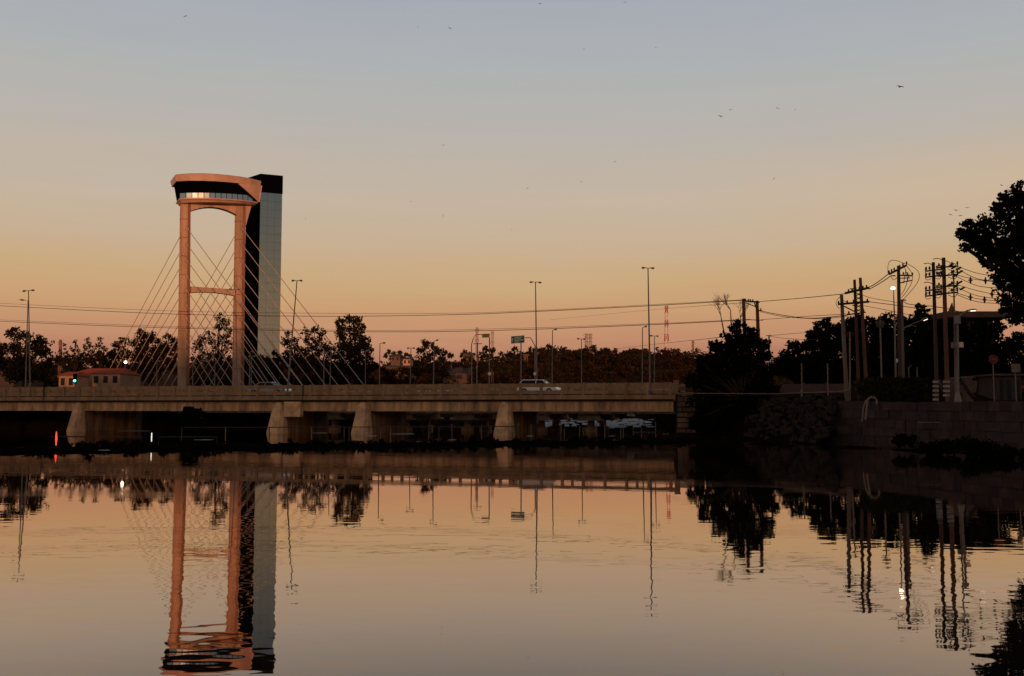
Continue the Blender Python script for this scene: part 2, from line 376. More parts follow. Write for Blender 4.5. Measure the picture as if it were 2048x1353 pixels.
# a rougher strip of shallow, wind-touched water is the same sheet; mud bar breaks it
def strip_mesh(name, m, a, b, wid, fz, nu=220, nv=16):
    vs = []; fs = []
    for i in range(nu + 1):
        t = i / nu; c = Vector(a).lerp(Vector(b), t)
        for j in range(nv + 1):
            q = j / nv * 2 - 1; x = c.x; y = c.y + q * wid(t); vs.append((x, y, fz(x, y, q, t)))
    for i in range(nu):
        for j in range(nv):
            k = i * (nv + 1) + j; fs.append((k, k + nv + 1, k + nv + 2, k + 1))
    mb = MB(); mb.add(vs, fs); return mb.build(name, m, smooth=True)
def mudz(x, y, q, t):
    nn_ = noise.noise(Vector((x * .22, y * .5, 0))) + .5 * noise.noise(Vector((x * .8, y * 1.6, 3)))
    return .13 * (1 - q * q * 1.25) + .22 * nn_ - .03 - .25 * abs(q) ** 6
bar = strip_mesh("mud_bar", 'mud', (-55, 52, 0), (17, 78, 0), lambda t: 10 - 6 * t, mudz); struct(bar)
def mudz2(x, y, q, t):
    nn_ = noise.noise(Vector((x * .3, y * .5, 9))) + .5 * noise.noise(Vector((x, y * 1.6, 3)))
    return .04 + .25 * nn_ - .12 * abs(q) - .03
bar2 = strip_mesh("mud_bank", 'mud', (12, 84, 0), (27.5, 57, 0), lambda t: 3.4, mudz2, 90, 12); struct(bar2)
BARW = 1
# road on the right bank, flush with the deck
rd = MB(); p0 = BA + EX * .2; vs = []
for i in range(9):
    c = BA + EX * (.2 + 12 * i)
    for t in (0.4, 25.5): q = c + EN * t; vs.append((q.x, q.y, 3.965))
rd.add(vs, [(2 * i, 2 * i + 2, 2 * i + 3, 2 * i + 1) for i in range(8)]); struct(rd.build("road", 'asphalt'))

# ------------------------------------------------------------ near road bridges
RZ = math.atan2(EX.y, EX.x)
def loc_at(px, t):
    """distance along the bridge axis where pixel column px crosses the line offset t behind the near edge"""
    u = (px - 1024) / F; q = BA + EN * t
    return (u * q.y - q.x) / (EX.x - u * EX.y)
def bpt(px, t, z=4.0):
    s = loc_at(px, t); q = BA + EX * s + EN * t; return Vector((q.x, q.y, z))
def road_bridge(label, org, wid, gb, piers, columns, joints, L=150):
    th = thing("road_bridge", label, "bridge", org, rz=RZ, local=True)
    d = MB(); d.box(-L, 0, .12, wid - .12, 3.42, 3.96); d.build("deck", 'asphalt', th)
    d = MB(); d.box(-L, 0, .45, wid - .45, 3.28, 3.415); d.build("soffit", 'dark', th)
    d = MB(); d.box(-L, 0, -.1, .12, 3.45, 3.86); d.build("deck_edge", 'deckc', th)
    for side in (0, 1):
        y = 0 if side == 0 else wid - .25
        p = MB(); jc = [loc_at(j, 0) for j in joints]
        n = int(L / 2.05)
        p.box(-L, -.06, y, y + .16, 3.965, 4.30)
        p.box(-L, -.06, y, y + .16, 4.62, 4.98)
        for i in range(n):
            x = -i * 2.05 - .4
            p.box(x - .13, x + .13, y - .055, y + .2, 3.88, 5.02)
            if i % 3 == 1: p.box(x - 1.2, x - .95, y + .02, y + .14, 4.301, 4.619)
        p.build("parapet", 'deckc', th)
    e = MB(); e.box(-.05, .38, -.12, .45, 3.3, 5.12); e.box(-.1, .43, -.17, .5, 5.121, 5.2); e.build("end_post", 'deckc', th)
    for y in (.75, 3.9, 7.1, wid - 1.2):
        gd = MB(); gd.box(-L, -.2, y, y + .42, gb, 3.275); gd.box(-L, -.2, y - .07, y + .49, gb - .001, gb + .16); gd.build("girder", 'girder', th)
    for px in piers:
        s = loc_at(px, 0); p = MB(); rings = []; wk_ = .72 if px < 200 else 1
        for z, hw, yf in ((-1.6, 1.02, -1.5), (.2, .92, -1.15), (1.5, .77, -.75), (2.5, .66, -.45), (2.95, .6, -.25), (3.15, .44, -.1), (3.24, .2, .1)):
            ring = []; hw *= wk_
            for k in range(5):
                a = math.pi * (k / 4); ring.append((s - math.cos(a) * hw, yf + .7 - math.sin(a) * .7, z))
            ring += [(s + hw * .98, .72, z), (s - hw * .98, .72, z)]; rings.append(ring)
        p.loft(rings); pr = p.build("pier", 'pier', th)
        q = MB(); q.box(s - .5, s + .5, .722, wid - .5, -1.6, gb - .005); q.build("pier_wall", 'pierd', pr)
    for px in columns:
        s = loc_at(px, org_t + 1.5); p = MB()
        p.box(s - 1.25, s + 1.25, 1.0, wid - 1, gb - .55, gb - .01); p.box(s - 1.7, s + 1.7, .9, wid - .9, gb - .75, gb - .551)
        cp = p.build("pier_cap", 'pier', th)
        for yy in (2.2, wid - 2.2):
            c = MB(); c.tube([(s, yy, -1.6), (s, yy, gb - .752)], .42, 14); c.tube([(s, yy, -1.0), (s, yy, .45)], .75, 14); c.build("column", 'pier', cp, smooth=False)
    for j in joints:
        s = loc_at(j, 0); jj = MB(); jj.box(s - .05, s + .05, -.13, .02, 3.44, 4.97); jj.build("expansion_joint", 'dark', th)
    return th
org_t = 0
near = road_bridge("long low concrete road bridge over the river with slotted parapet, nearest span", BA, 11, 2.30,
                   [156, 556, 724, 1008], [], [90, 607])
s = loc_at(585, 0)
jb = MB(); jb.box(s - .95, s + .95, -.02, .68, 1.72, 3.27); jb.build("beam_bearing_block", 'pier', near)
jb = MB(); s = loc_at(1262, 3.5); jb.box(s - .38, s + .38, 3.2, 3.8, 1.85, 2.3); jb.build("beam_bearing_block", 'white', near)
org_t = 15
rb2 = road_bridge("second concrete road bridge running right behind the nearest one on columned piers", BA + EN * 15 - EX * 1.2, 11, 1.98,
                  [], [60, 400, 684, 828, 951, 1100, 1200], [])

# ------------------------------------------------------------ cable-stayed bridge
def ray_plane(px, py, p0, nrm):
    d = at(px, py, 100) - CAM; nrm = Vector(nrm); t = (Vector(p0) - CAM).dot(nrm) / d.dot(nrm); return CAM + d * t
YL = 201.0; A3 = Vector((.89, .46, 0)).normalized(); U3 = Vector((.46, -.89, 0)).normalized(); V3 = Vector((.69, -.724, 0)).normalized()
PL = at(367, 768, YL); PL.z = 0
N3 = Vector((A3.y, -A3.x, 0))
PR = ray_plane(476, 768, PL, N3); PR.z = 0
cs = thing("cable_stayed_bridge", "tall twin legged pylon with fanned stay cables and a copper lookout cabin on top", "bridge", (PL.x, PL.y, 3.9))
def leg(pxb, pxt, pyt, base):
    zt = ray_plane(pxt, pyt, base, N3).z
    tp = ray_plane(pxt, pyt, base, N3); rings = []
    off = Vector((tp.x - base.x, tp.y - base.y, 0))
    for k in range(0, 13):
        t = k / 12; c = Vector((base.x, base.y, 0)) + off * t; z = 3.0 + (zt - 3.0) * t
        hx = 1.08 - .16 * t; hy = 1.1 - .2 * t; ch = .16
        ring = []
        for sx, sy in ((-1, -1), (1, -1), (1, 1), (-1, 1)):
            for q in ((0, 1), (1, 0)) if sx * sy > 0 else ((1, 0), (0, 1)):
                ring.append(c + A3 * sx * (hx - ch * q[1]) - U3 * sy * (hy - ch * q[0]) + Vector((0, 0, z)))
        rings.append(ring)
    m_ = MB(); m_.loft(rings); o = m_.build("pylon_leg", 'pylon', cs)
    b_ = MB(); b_.loft([[Vector((base.x, base.y, 0)) + A3 * a_ * 1.7 * k + U3 * u_ * 1.9 * k + Vector((0, 0, z)) for a_, u_ in ((-1, 1), (-1, -1), (1, -1), (1, 1))] for z, k in ((1.0, 1.15), (4.6, 1.15), (6.0, .75))])
    b_.build("footing", 'pylon', o)
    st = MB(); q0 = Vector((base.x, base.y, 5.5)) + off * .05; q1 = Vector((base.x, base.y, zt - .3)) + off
    st.loft([[q_ + A3 * a_ * k + U3 * u_ for a_, u_ in ((.45, .6), (.45, f_), (1.03, f_), (1.03, .6))] for q_, k, f_ in ((q0, 1.04, 1.14), (q1, .93, .96))]); st.build("shade_strip", 'strip', o)  # leg face at another angle, its shade put into the colour
    for k in range(1, 11):
        jn = MB(); t = k / 11; c = Vector((base.x, base.y, 3.0 + (zt - 3.0) * t)) + off * t; hx = 1.085 - .16 * t; hy = 1.105 - .2 * t
        jn.loft([[c + A3 * sx * (hx + .003 - .16 * a_) + U3 * sy * (hy + .003 - .16 * b_) + Vector((0, 0, z_)) for sx, sy, a_, b_ in ((-1, -1, 0, 1), (-1, -1, 1, 0), (1, -1, 1, 0), (1, -1, 0, 1), (1, 1, 0, 1), (1, 1, 1, 0), (-1, 1, 1, 0), (-1, 1, 0, 1))] for z_ in (-.03, .03)])
        jn.build("pour_joint", 'strip', o)
    return zt, off, o
LT = leg(367, 370.5, 403, PL); RT = leg(476, 480, 408, PR)
LEGS = [(PL, LT), (PR, RT)]
def legpt(i, z):
    base, (zt, off, _) = LEGS[i]; t = (z - 3.0) / (zt - 3.0); return Vector((base.x, base.y, z)) + off * t
def crossbeam(zl, zr, th_end, th_mid, hy, name):
    rings = []
    for k in range(13):
        t = k / 12; c = legpt(0, zl).lerp(legpt(1, zr), t); c.z = zl + (zr - zl) * t
        th_ = th_mid + (th_end - th_mid) * (2 * t - 1) ** 2
        rings.append([c + U3 * hy, c - U3 * hy, c - U3 * hy - Vector((0, 0, th_)), c + U3 * hy - Vector((0, 0, th_))])
    m_ = MB(); m_.loft(rings); return m_.build(name, 'pylon', cs)
zb1 = ray_plane(382, 574, PL, N3).z; zb2 = ray_plane(468, 580, PL, N3).z
crossbeam(zb1, zb2, 1.5, .95, .7, "crossbeam")
zt1 = ray_plane(382, 401, PL, N3).z; zt2 = ray_plane(470, 407, PL, N3).z
crossbeam(zt1 + .2, zt2 + .2, 3.2, 1.5, .85, "top_beam")
# flared bracket under the cabin at the right leg
br = MB(); c = legpt(1, LT[0] - 4.5); c2 = legpt(1, RT[0])
br.loft([[c + A3 * a_ * k1 * .85 + U3 * u_ * .8 + Vector((0, 0, 0)) for a_, u_, k1 in ((1, 1, 1.22), (1, -1, 1.22), (0, -1, 1), (0, 1, 1))],
         [c2 + A3 * a_ * k1 * .9 + U3 * u_ * .84 for a_, u_, k1 in ((1, 1, 2.6), (1, -1, 2.6), (0, -1, 1), (0, 1, 1))]])
br.build("bracket", 'pylon', cs)
# lookout cabin: rings of points per level, (pixel left, y left, pixel right, y right)
def cab_ring(pl, yl, pr, yr, depth, bow=1.9, n=10, lift=0):
    a = ray_plane(pl, yl, PL, N3); b = ray_plane(pr, yr, PL, N3); front = []; back = []
    for k in range(n + 1):
        t = k / n; c = a.lerp(b, t); w_ = 1 - (2 * t - 1) ** 2; prof = depth * .55 + bow * w_ ** .8
        lf = lift * max(0, 1 - abs((t - .3) / (.3 if t < .3 else .7)) ** 1.4) if lift else 0
        front.append(c + U3 * prof + Vector((0, 0, lf))); back.append(c - U3 * (depth * .75 + bow * w_ * .6) + Vector((0, 0, lf)))
    return front, back
def cab_solid(name, m_, l0, l1, parent=None):
    f0, b0 = l0; f1, b1 = l1; mb = MB(); mb.loft([f0 + b0[::-1], f1 + b1[::-1]]); return mb.build(name, m_, parent or cs)
fl0 = cab_ring(361, 409, 506, 413, 2.6); fl1 = cab_ring(357, 403.5, 510, 410.5, 3.2)
cab_solid("cabin_floor_beam", 'cabin', fl0, fl1)
fl2 = cab_ring(353, 400.5, 517, 408, 4.0); cab_solid("cabin_floor", 'cabin', cab_ring(356, 403.3, 511, 410.3, 3.8), cab_ring(356, 400.6, 511, 408, 3.8))
core0 = cab_ring(357.5, 400.4, 510, 407.8, 3.35); core1 = cab_ring(352, 364, 513.5, 374, 4.0)
cab_solid("dark_glazing", 'black', core0, core1)
# lower band of bright panes, each its own part
g0 = cab_ring(356.3, 400.4, 510.8, 407.8, 3.75, n=14); g1 = cab_ring(356.3, 391, 510.8, 397.5, 3.75, n=14)
for k in range(13):
    mb = MB(); q = .06
    a0, a1, b0, b1 = g0[0][k], g0[0][k + 1], g1[0][k], g1[0][k + 1]
    lo0 = a0.lerp(a1, q); lo1 = a0.lerp(a1, 1 - q); hi0 = b0.lerp(b1, q); hi1 = b0.lerp(b1, 1 - q); d_ = U3 * -.15
    mb.hexa([lo0, lo1, lo1 + d_, lo0 + d_, hi0, hi1, hi1 + d_, hi0 + d_])
    mb.build("window_pane", 'panel_light' if k in (3, 4) else 'pane', cs)
# copper rim band on top, with lift giving the gently arched roofline
r0 = cab_ring(348.5, 368, 515, 379, 4.6, lift=0, n=7, bow=2.6); r1 = cab_ring(346, 356, 516.5, 368, 5.1, lift=.16, n=7, bow=2.6)
cab_solid("roof_rim", 'cabin', r0, r1)
r2 = cab_ring(348, 354.6, 514.5, 366.8, 4.8, lift=.16, n=7, bow=2.6); cab_solid("roof", 'cabin', cab_ring(346.2, 355.8, 516.3, 367.8, 5.05, lift=.16, n=7, bow=2.6), r2)
# big triangular copper panel closing the right end
ew = MB(); nn = len(g0[0])
ft = cab_ring(348.5, 368, 515, 379, 4.95, n=14); fb = cab_ring(356.5, 401, 511.5, 408.5, 4.0, n=14)
ftb = ft[0]; fbb = fb[0]; o_ = U3 * .28
pts = []
tops = [ftb[k] + o_ + Vector((0, 0, .2)) for k in range(10, 15)]
def mixp(k, f): return ftb[k].lerp(fbb[k], f) + o_
low = [mixp(10, .05), mixp(11, .3), mixp(12, .54), mixp(13, .78), mixp(14, 1.0)]
back_ = -U3 * .3
for i in range(4):
    ew.hexa([low[i] + Vector((0, 0, -.02)), low[i + 1], low[i + 1] + back_, low[i] + back_, tops[i], tops[i + 1], tops[i + 1] + back_, tops[i] + back_])
bq0, bq1 = ft[1][14], fb[1][14]
ew.hexa([low[4] + A3 * .02, low[4] + A3 * .3, bq1 + A3 * .3, bq1 + A3 * .02, tops[4] + A3 * .02, tops[4] + A3 * .3, bq0 + A3 * .3, bq0 + A3 * .02])
ew.build("end_panel", 'cabin', cs)
# deck of the cable stayed bridge
S3 = 48.0
dk = MB(); e0 = PL - V3 * (S3 + 18) - A3 * 2.0; e1 = PL + V3 * (S3 + 2) - A3 * 2.0; e2 = PR + V3 * (S3 + 2) + A3 * 2.0; e3 = PR - V3 * (S3 + 18) + A3 * 2.0
def zz(p, z): return Vector((p.x, p.y, z))
dk.hexa([zz(e0, 4.0), zz(e1, 4.0), zz(e2, 4.0), zz(e3, 4.0), zz(e0, 5.0), zz(e1, 5.0), zz(e2, 5.0), zz(e3, 5.0)])
dk.build("deck", 'deckc', cs)
# stays
zts = [455, 487, 519, 550, 579, 607, 633, 657, 679, 699]
for li, (base, _) in enumerate(LEGS):
    for sgn in (-1, 1):
        for k, yy in enumerate(zts):
            z = ray_plane(367 if li == 0 else 477, yy + (4 if sgn < 0 else 0), PL, N3).z; top = legpt(li, z)
            fr = S3 * (1 - k * .083); an = base + V3 * sgn * fr; an.z = 5.0
            tdir = (an - top).normalized()
            mb = MB(); mb.tube([top + V3 * sgn * .6 + tdir * .2, an], .075, 6); cb = mb.build("stay_cable", 'cable', cs)
            kb = MB(); kb.tube([top + V3 * sgn * .55, top + V3 * sgn * .55 + tdir * 1.3], [.34, .24], 8); kb.build("anchor_block", 'pylon', cb)
            kb = MB(); kb.tube([an - tdir * 1.2, an], [.13, .16], 6); kb.build("cable_socket", 'steel', cb)

# black and mirrored tower block behind the pylon
C0 = Vector(at(515, 700, 216)); C0.z = 3.0
ztop = at(515, 348, 216).z
CR = Vector((C0.x + 4.45, C0.y + 1.9, 3)); CL = Vector((C0.x - 4.4, C0.y + 4.4, 3)); CBk = CR + CL - C0
tb = thing("tower_block", "slim black tower with a grey mirrored face standing behind the pylon", "tower", C0)
mb = MB(); zc = at(520, 385, 216).z
mb.loft([[zz(p, z) for p in (C0, CR, CBk, CL)] for z in (3.0, zc)]); mb.build("black_shaft", 'black', tb)
mb = MB(); k_ = .12
def exp(p): cc = (C0 + CBk) / 2; d = (p - cc); d.z = 0; return p + d.normalized() * k_
mb.loft([[zz(exp(p), z) for p in (C0, CR, CBk, CL)] for z in (zc + .01, ztop)]); mb.build("black_cap", 'black', tb)
fdir = (CR - C0).normalized(); fn = Vector((fdir.y, -fdir.x, 0)); flen = (CR - C0).length
mb = MB(); rows = 20; zb = at(540, 716, 216).z
for r_ in range(rows):
    za = zb + (zc - zb) * r_ / rows; zb_ = zb + (zc - zb) * (r_ + 1) / rows
    for c_ in range(3):
        a0 = C0 + fdir * (flen * c_ / 3 + .012) + fn * .06; a1 = C0 + fdir * (flen * (c_ + 1) / 3 - .012) + fn * .06
        j_ = fn * (rnd.random() * .02)
        mb.hexa([zz(a0, za + .012) + j_, zz(a1, za + .012) + j_, zz(a1, za + .012) - fn * .05, zz(a0, za + .012) - fn * .05,
                 zz(a0, zb_ - .012) + j_, zz(a1, zb_ - .012) + j_, zz(a1, zb_ - .012) - fn * .05, zz(a0, zb_ - .012) - fn * .05])
mb.build("mirrored_face", 'mirror', tb)

# ------------------------------------------------------------ trees
def leaf_cloud(blobs, size, dens, sub=14, shell=.85):
    out = []
    for (c, r, sq) in blobs:
        k = max(5, int(sub)); N = int(dens * (r / size) ** 2) + 20
        d = nrs.normal(size=(k, 3)); d /= np.linalg.norm(d, axis=1)[:, None]
        cen = d * (r * shell * nrs.uniform(.25, 1, (k, 1)) ** .6); cr_ = r * nrs.uniform(.26, .52, k)
        ix = nrs.randint(0, k, N); dd = nrs.normal(size=(N, 3)); dd /= np.linalg.norm(dd, axis=1)[:, None]
        p = cen[ix] + dd * (cr_[ix] * nrs.uniform(0, 1, N) ** .45)[:, None]
        p[:, 2] *= sq; p += np.array(c); out.append(p)
    P = np.concatenate(out); N = len(P)
    a = nrs.normal(size=(N, 3)); a /= np.linalg.norm(a, axis=1)[:, None]; b = nrs.normal(size=(N, 3)); b -= (a * b).sum(1)[:, None] * a; b /= np.linalg.norm(b, axis=1)[:, None]
    sA = (size * nrs.uniform(.5, 1.1, N))[:, None]; sB = sA * .62
    V = np.stack([P - a * sA, P - b * sB, P + a * sA, P + b * sB], 1).reshape(-1, 3)
    return V, np.arange(N * 4).reshape(-1, 4)
def limbs(mb, base, blobs, r0, bend=.15):
    cs_ = sorted(blobs, key=lambda b: b[0][2]); ctr = sum((Vector(b[0]) for b in blobs), Vector()) / len(blobs)
    fork = Vector(base).lerp(ctr, .5); fork.x = base[0] + (ctr.x - base[0]) * .3; fork.y = base[1] + (ctr.y - base[1]) * .3
    mb.tube([base, Vector(base).lerp(fork, .5) + Vector((rnd.uniform(-1, 1) * r0, 0, 0)), fork], [r0, r0 * .8, r0 * .65], 7)
    for c, r, s_ in blobs:
        c = Vector(c); mid = fork.lerp(c, .5) + Vector((rnd.uniform(-.1, .1), rnd.uniform(-.1, .1), rnd.uniform(0, .15))) * r
        mb.tube([fork, mid, c, c + Vector((rnd.uniform(-.5, .5), rnd.uniform(-.3, .3), .6)) * r], [r0 * .5, r0 * .33, r0 * .2, r0 * .05], 5)
        for _ in range(3):
            d = Vector((rnd.uniform(-1, 1), rnd.uniform(-1, 1), rnd.uniform(-.2, 1))).normalized() * r * .8
            mb.tube([c, c + d], [r0 * .16, r0 * .04], 4)
def tree(name, label, cat, Y, circles, leafpx=3.2, dens=5, m='leaf', trunk_px=None, tw=.35, group=None, bark='bark', sub=14, sq=.9, depthvar=.6, base=None, shell=.85):
    """circles: (px, py, radius px) of the crown's clumps, all about Y metres away"""
    bl = []
    for (px, py, rp) in circles:
        r = rp * Y / F; yy = Y + rnd.uniform(-1, 1) * depthvar * r * 1.2; bl.append((at(px, py, yy), r, sq))
    tp = trunk_px if trunk_px is not None else sum(c[0] * c[2] for c in circles) / sum(c[2] for c in circles)
    bx = (tp - 1024) / F * Y
    bz = gz(bx, Y); bs = Vector(base) if base else Vector((bx, Y, bz - .1))
    t = thing(name, label, cat, bs, group)
    V, Fc = leaf_cloud(bl, leafpx * Y / F, dens * 2.4, int(sub * 1.7), shell); npmesh("crown", V, Fc, m, t)
    mb = MB(); limbs(mb, bs, bl, tw); mb.build("trunk", bark, t, smooth=True)
    return t
TG = "trees on the far bank behind the bridge"
tree("broad_tree", "dense dark rounded tree at the left edge behind the paired lamp posts", "tree", 165,
     [(30, 668, 17), (52, 676, 16), (80, 690, 22), (18, 694, 20), (50, 705, 30), (88, 706, 18), (12, 725, 26), (60, 735, 34), (92, 728, 16), (-10, 705, 22), (30, 745, 26), (85, 750, 18)], group=TG)
for i, (px, py, r, lab) in enumerate([(128, 690, 5, "thin wispy tree rising just right of the dense left edge tree"),
                                      (150, 684, 6, "thin wispy tree with two leafy tips above the red roofed house"),
                                      (176, 680, 7, "leggy thin tree in the middle of the wispy row above the red roof"),
                                      (200, 678, 7, "leggy thin tree with tufted top nearest the leftmost stay cables")]):
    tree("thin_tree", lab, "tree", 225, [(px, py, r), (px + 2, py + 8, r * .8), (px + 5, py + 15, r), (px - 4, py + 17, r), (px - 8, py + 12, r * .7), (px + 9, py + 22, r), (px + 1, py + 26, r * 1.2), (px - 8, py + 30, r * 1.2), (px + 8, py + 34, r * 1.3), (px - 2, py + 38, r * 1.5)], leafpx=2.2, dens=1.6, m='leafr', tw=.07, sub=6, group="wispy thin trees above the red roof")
tree("bushy_tree", "low wide dark thicket of tree behind the red roofed house", "tree", 240,
     [(110, 722, 16), (135, 725, 18), (165, 722, 20), (195, 722, 20), (220, 716, 20), (150, 738, 18), (205, 736, 20), (100, 740, 16), (235, 735, 22)], group=TG)
tree("bushy_tree", "loose tree whose top pokes up under the leftmost stay cables", "tree", 236,
     [(236, 690, 13), (250, 683, 12), (228, 708, 14), (248, 706, 16)], dens=3, leafpx=2.8, sub=9, group=TG)
tree("broad_tree", "tall domed dark tree behind the left fan of stay cables", "tree", 238,
     [(282, 670, 14), (298, 678, 18), (278, 690, 20), (308, 692, 20), (295, 710, 28), (270, 722, 24), (318, 720, 24), (295, 742, 30), (262, 740, 20)], group=TG)
tree("broad_tree", "dark tree close against the pylon's left leg", "tree", 244,
     [(336, 678, 12), (350, 686, 14), (330, 698, 16), (350, 708, 20), (335, 726, 24), (355, 742, 22)], dens=4, group=TG)
tree("tall_tree", "taller loose tree between the pylon legs with a narrow top near the right leg", "tree", 232,
     [(440, 636, 11), (450, 648, 13), (437, 655, 11), (456, 664, 12), (445, 676, 14), (420, 672, 13), (405, 680, 13), (430, 690, 16), (395, 695, 14), (455, 692, 15), (415, 708, 20), (445, 715, 22), (392, 722, 18), (425, 735, 24), (460, 740, 18), (395, 748, 18)],
     dens=2.9, leafpx=2.8, m='leafr', sub=9, group=TG, trunk_px=440)
tree("low_tree", "rounded bush like tree in front of the mirrored tower's foot", "tree", 208,
     [(500, 712, 12), (522, 716, 8), (532, 722, 9), (550, 706, 7), (556, 716, 9), (541, 728, 12), (512, 726, 12), (520, 742, 20), (550, 742, 20), (500, 745, 16)], group=TG)
tree("loose_tree", "small loose tree just right of the mirrored tower", "tree", 228,
     [(575, 668, 9), (572, 684, 13), (590, 682, 12), (585, 700, 20), (605, 702, 16), (578, 722, 22), (605, 730, 24)], dens=3.4, sub=9, group=TG)
tree("loose_tree", "feathery topped tree in the middle of the right cable fan", "tree", 240,
     [(610, 664, 10), (628, 660, 11), (645, 668, 10), (618, 680, 14), (640, 684, 16), (655, 692, 12), (625, 702, 20), (650, 712, 22), (630, 730, 26), (660, 738, 20)], dens=3.2, leafpx=2.8, sub=9, group=TG)
tree("broad_tree", "big flat topped dark tree at the right end of the cable fan", "tree", 226,
     [(678, 646, 13), (698, 640, 13), (715, 644, 13), (724, 656, 10), (685, 662, 18), (708, 664, 20), (728, 682, 14), (690, 684, 24), (715, 690, 24), (735, 700, 14), (672, 706, 22), (700, 716, 30), (730, 722, 22), (685, 740, 26), (720, 745, 24), (745, 735, 12)], dens=4.6, group=TG)
tree("broad_tree", "dark bushy tree with an upright top left of the brown warehouse roof", "tree", 300,
     [(848, 686, 9), (858, 692, 10), (842, 700, 11), (870, 702, 12), (885, 704, 10), (858, 712, 15), (838, 722, 14), (880, 722, 16), (900, 712, 8), (855, 738, 18), (885, 742, 18), (830, 742, 14), (910, 730, 9)], leafpx=2.6, group=TG)
tree("broad_tree", "dark round tree behind the foot of the yellow sign's posts", "tree", 320,
     [(972, 698, 9), (985, 702, 9), (965, 712, 11), (980, 718, 14), (965, 735, 14), (992, 735, 14)], leafpx=2.6, group=TG)
tree("broad_tree", "dark clumped tree under the green road sign", "tree", 330,
     [(1030, 700, 9), (1018, 710, 9), (1040, 712, 10), (1022, 726, 14), (1045, 730, 12), (1030, 745, 16), (1008, 742, 12)], leafpx=2.6, m='leafr', group=TG)
tree("broad_tree", "dark round tree just behind the lamp post left of the white car", "tree", 360,
     [(1098, 696, 9), (1086, 704, 9), (1108, 706, 9), (1092, 718, 12), (1112, 722, 11), (1100, 738, 13)], leafpx=2.6, m='leafr', group=TG)
tree("broad_tree", "tree on the hill skyline right under the twin lattice towers", "tree", 500,
     [(1172, 700, 9), (1186, 698, 9), (1206, 702, 9), (1160, 708, 9), (1195, 712, 10), (1220, 706, 8), (1178, 716, 12)], leafpx=2.3, m='leafr', group=TG)
tree("broad_tree", "darker domed tree pair on the hill between the twin towers and radio mast", "tree", 480,
     [(1246, 710, 9), (1262, 706, 9), (1276, 704, 8), (1254, 722, 11), (1276, 720, 11), (1240, 724, 8)], leafpx=2.3, m='leafr', group=TG)
tree("low_tree", "low dark tree in front of the long faded shed's left half", "tree", 330,
     [(766, 742, 9), (778, 746, 10), (790, 744, 9), (770, 757, 12), (785, 758, 13)], leafpx=2.6, group=TG)
tree("low_tree", "low dark tree in front of the long faded shed's right half", "tree", 330,
     [(802, 742, 9), (815, 745, 10), (826, 742, 9), (805, 757, 13), (820, 758, 13)], leafpx=2.6, group=TG)
tree("low_tree", "low dark tree at the brown warehouse's right end", "tree", 330,
     [(928, 722, 8), (942, 720, 8), (950, 728, 9), (934, 732, 8), (954, 742, 12), (950, 758, 13)], leafpx=2.6, group=TG)
tree("broad_tree", "small round tree on the skyline above the pale far house at left", "tree", 520,
     [(778, 704, 6), (788, 708, 6), (772, 712, 6), (784, 716, 7)], leafpx=2.2, m='leafr', group=TG)
tree("broad_tree", "small round tree on the skyline right of the pale far house", "tree", 520,
     [(800, 706, 6), (812, 710, 6), (806, 716, 7), (820, 714, 6)], leafpx=2.2, m='leafr', group=TG)
tree("broad_tree", "small round tree on the skyline between warehouse and yellow sign", "tree", 540,
     [(930, 704, 6), (940, 708, 5), (924, 712, 6), (936, 716, 7)], leafpx=2.2, m='leafr', group=TG)
tree("broad_tree", "small skyline tree left of the green road sign", "tree", 540,
     [(1002, 708, 6), (1010, 712, 6), (996, 716, 6), (1006, 720, 7)], leafpx=2.2, m='leafr', group=TG)
tree("broad_tree", "low bushy tree on the skyline right of the green sign's pole", "tree", 540,
     [(1062, 700, 7), (1072, 702, 7), (1056, 710, 7), (1070, 712, 8)], leafpx=2.2, m='leafr', group=TG)
tree("broad_tree", "low bushy tree on the skyline between two lamp posts right of the white car", "tree", 540,
     [(1124, 700, 7), (1138, 704, 7), (1130, 712, 8), (1146, 712, 7)], leafpx=2.2, m='leafr', group=TG)

# woodland covering the far hillside: one mass nobody could count
def woodland(n, x0, x1, y0, y1, rr, m_, leaf):
    X = nrs.uniform(x0, x1, n); Yv = nrs.uniform(y0, y1, n) ; Z = height(X, Yv)
    bl = [((X[i], Yv[i], Z[i] + nrs.uniform(.2, .7) * rr), nrs.uniform(.6, 1.3) * rr, .8) for i in range(n)]
    return leaf_cloud(bl, leaf, 2.6, 7)
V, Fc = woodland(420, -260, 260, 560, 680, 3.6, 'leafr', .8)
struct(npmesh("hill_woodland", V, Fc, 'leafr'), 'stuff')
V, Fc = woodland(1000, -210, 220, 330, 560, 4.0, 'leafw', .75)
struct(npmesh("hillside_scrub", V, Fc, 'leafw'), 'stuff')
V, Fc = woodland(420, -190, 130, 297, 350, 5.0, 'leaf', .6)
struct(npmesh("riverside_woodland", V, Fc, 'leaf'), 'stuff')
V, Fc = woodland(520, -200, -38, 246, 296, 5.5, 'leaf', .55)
struct(npmesh("left_woodland", V, Fc, 'leaf'), 'stuff')
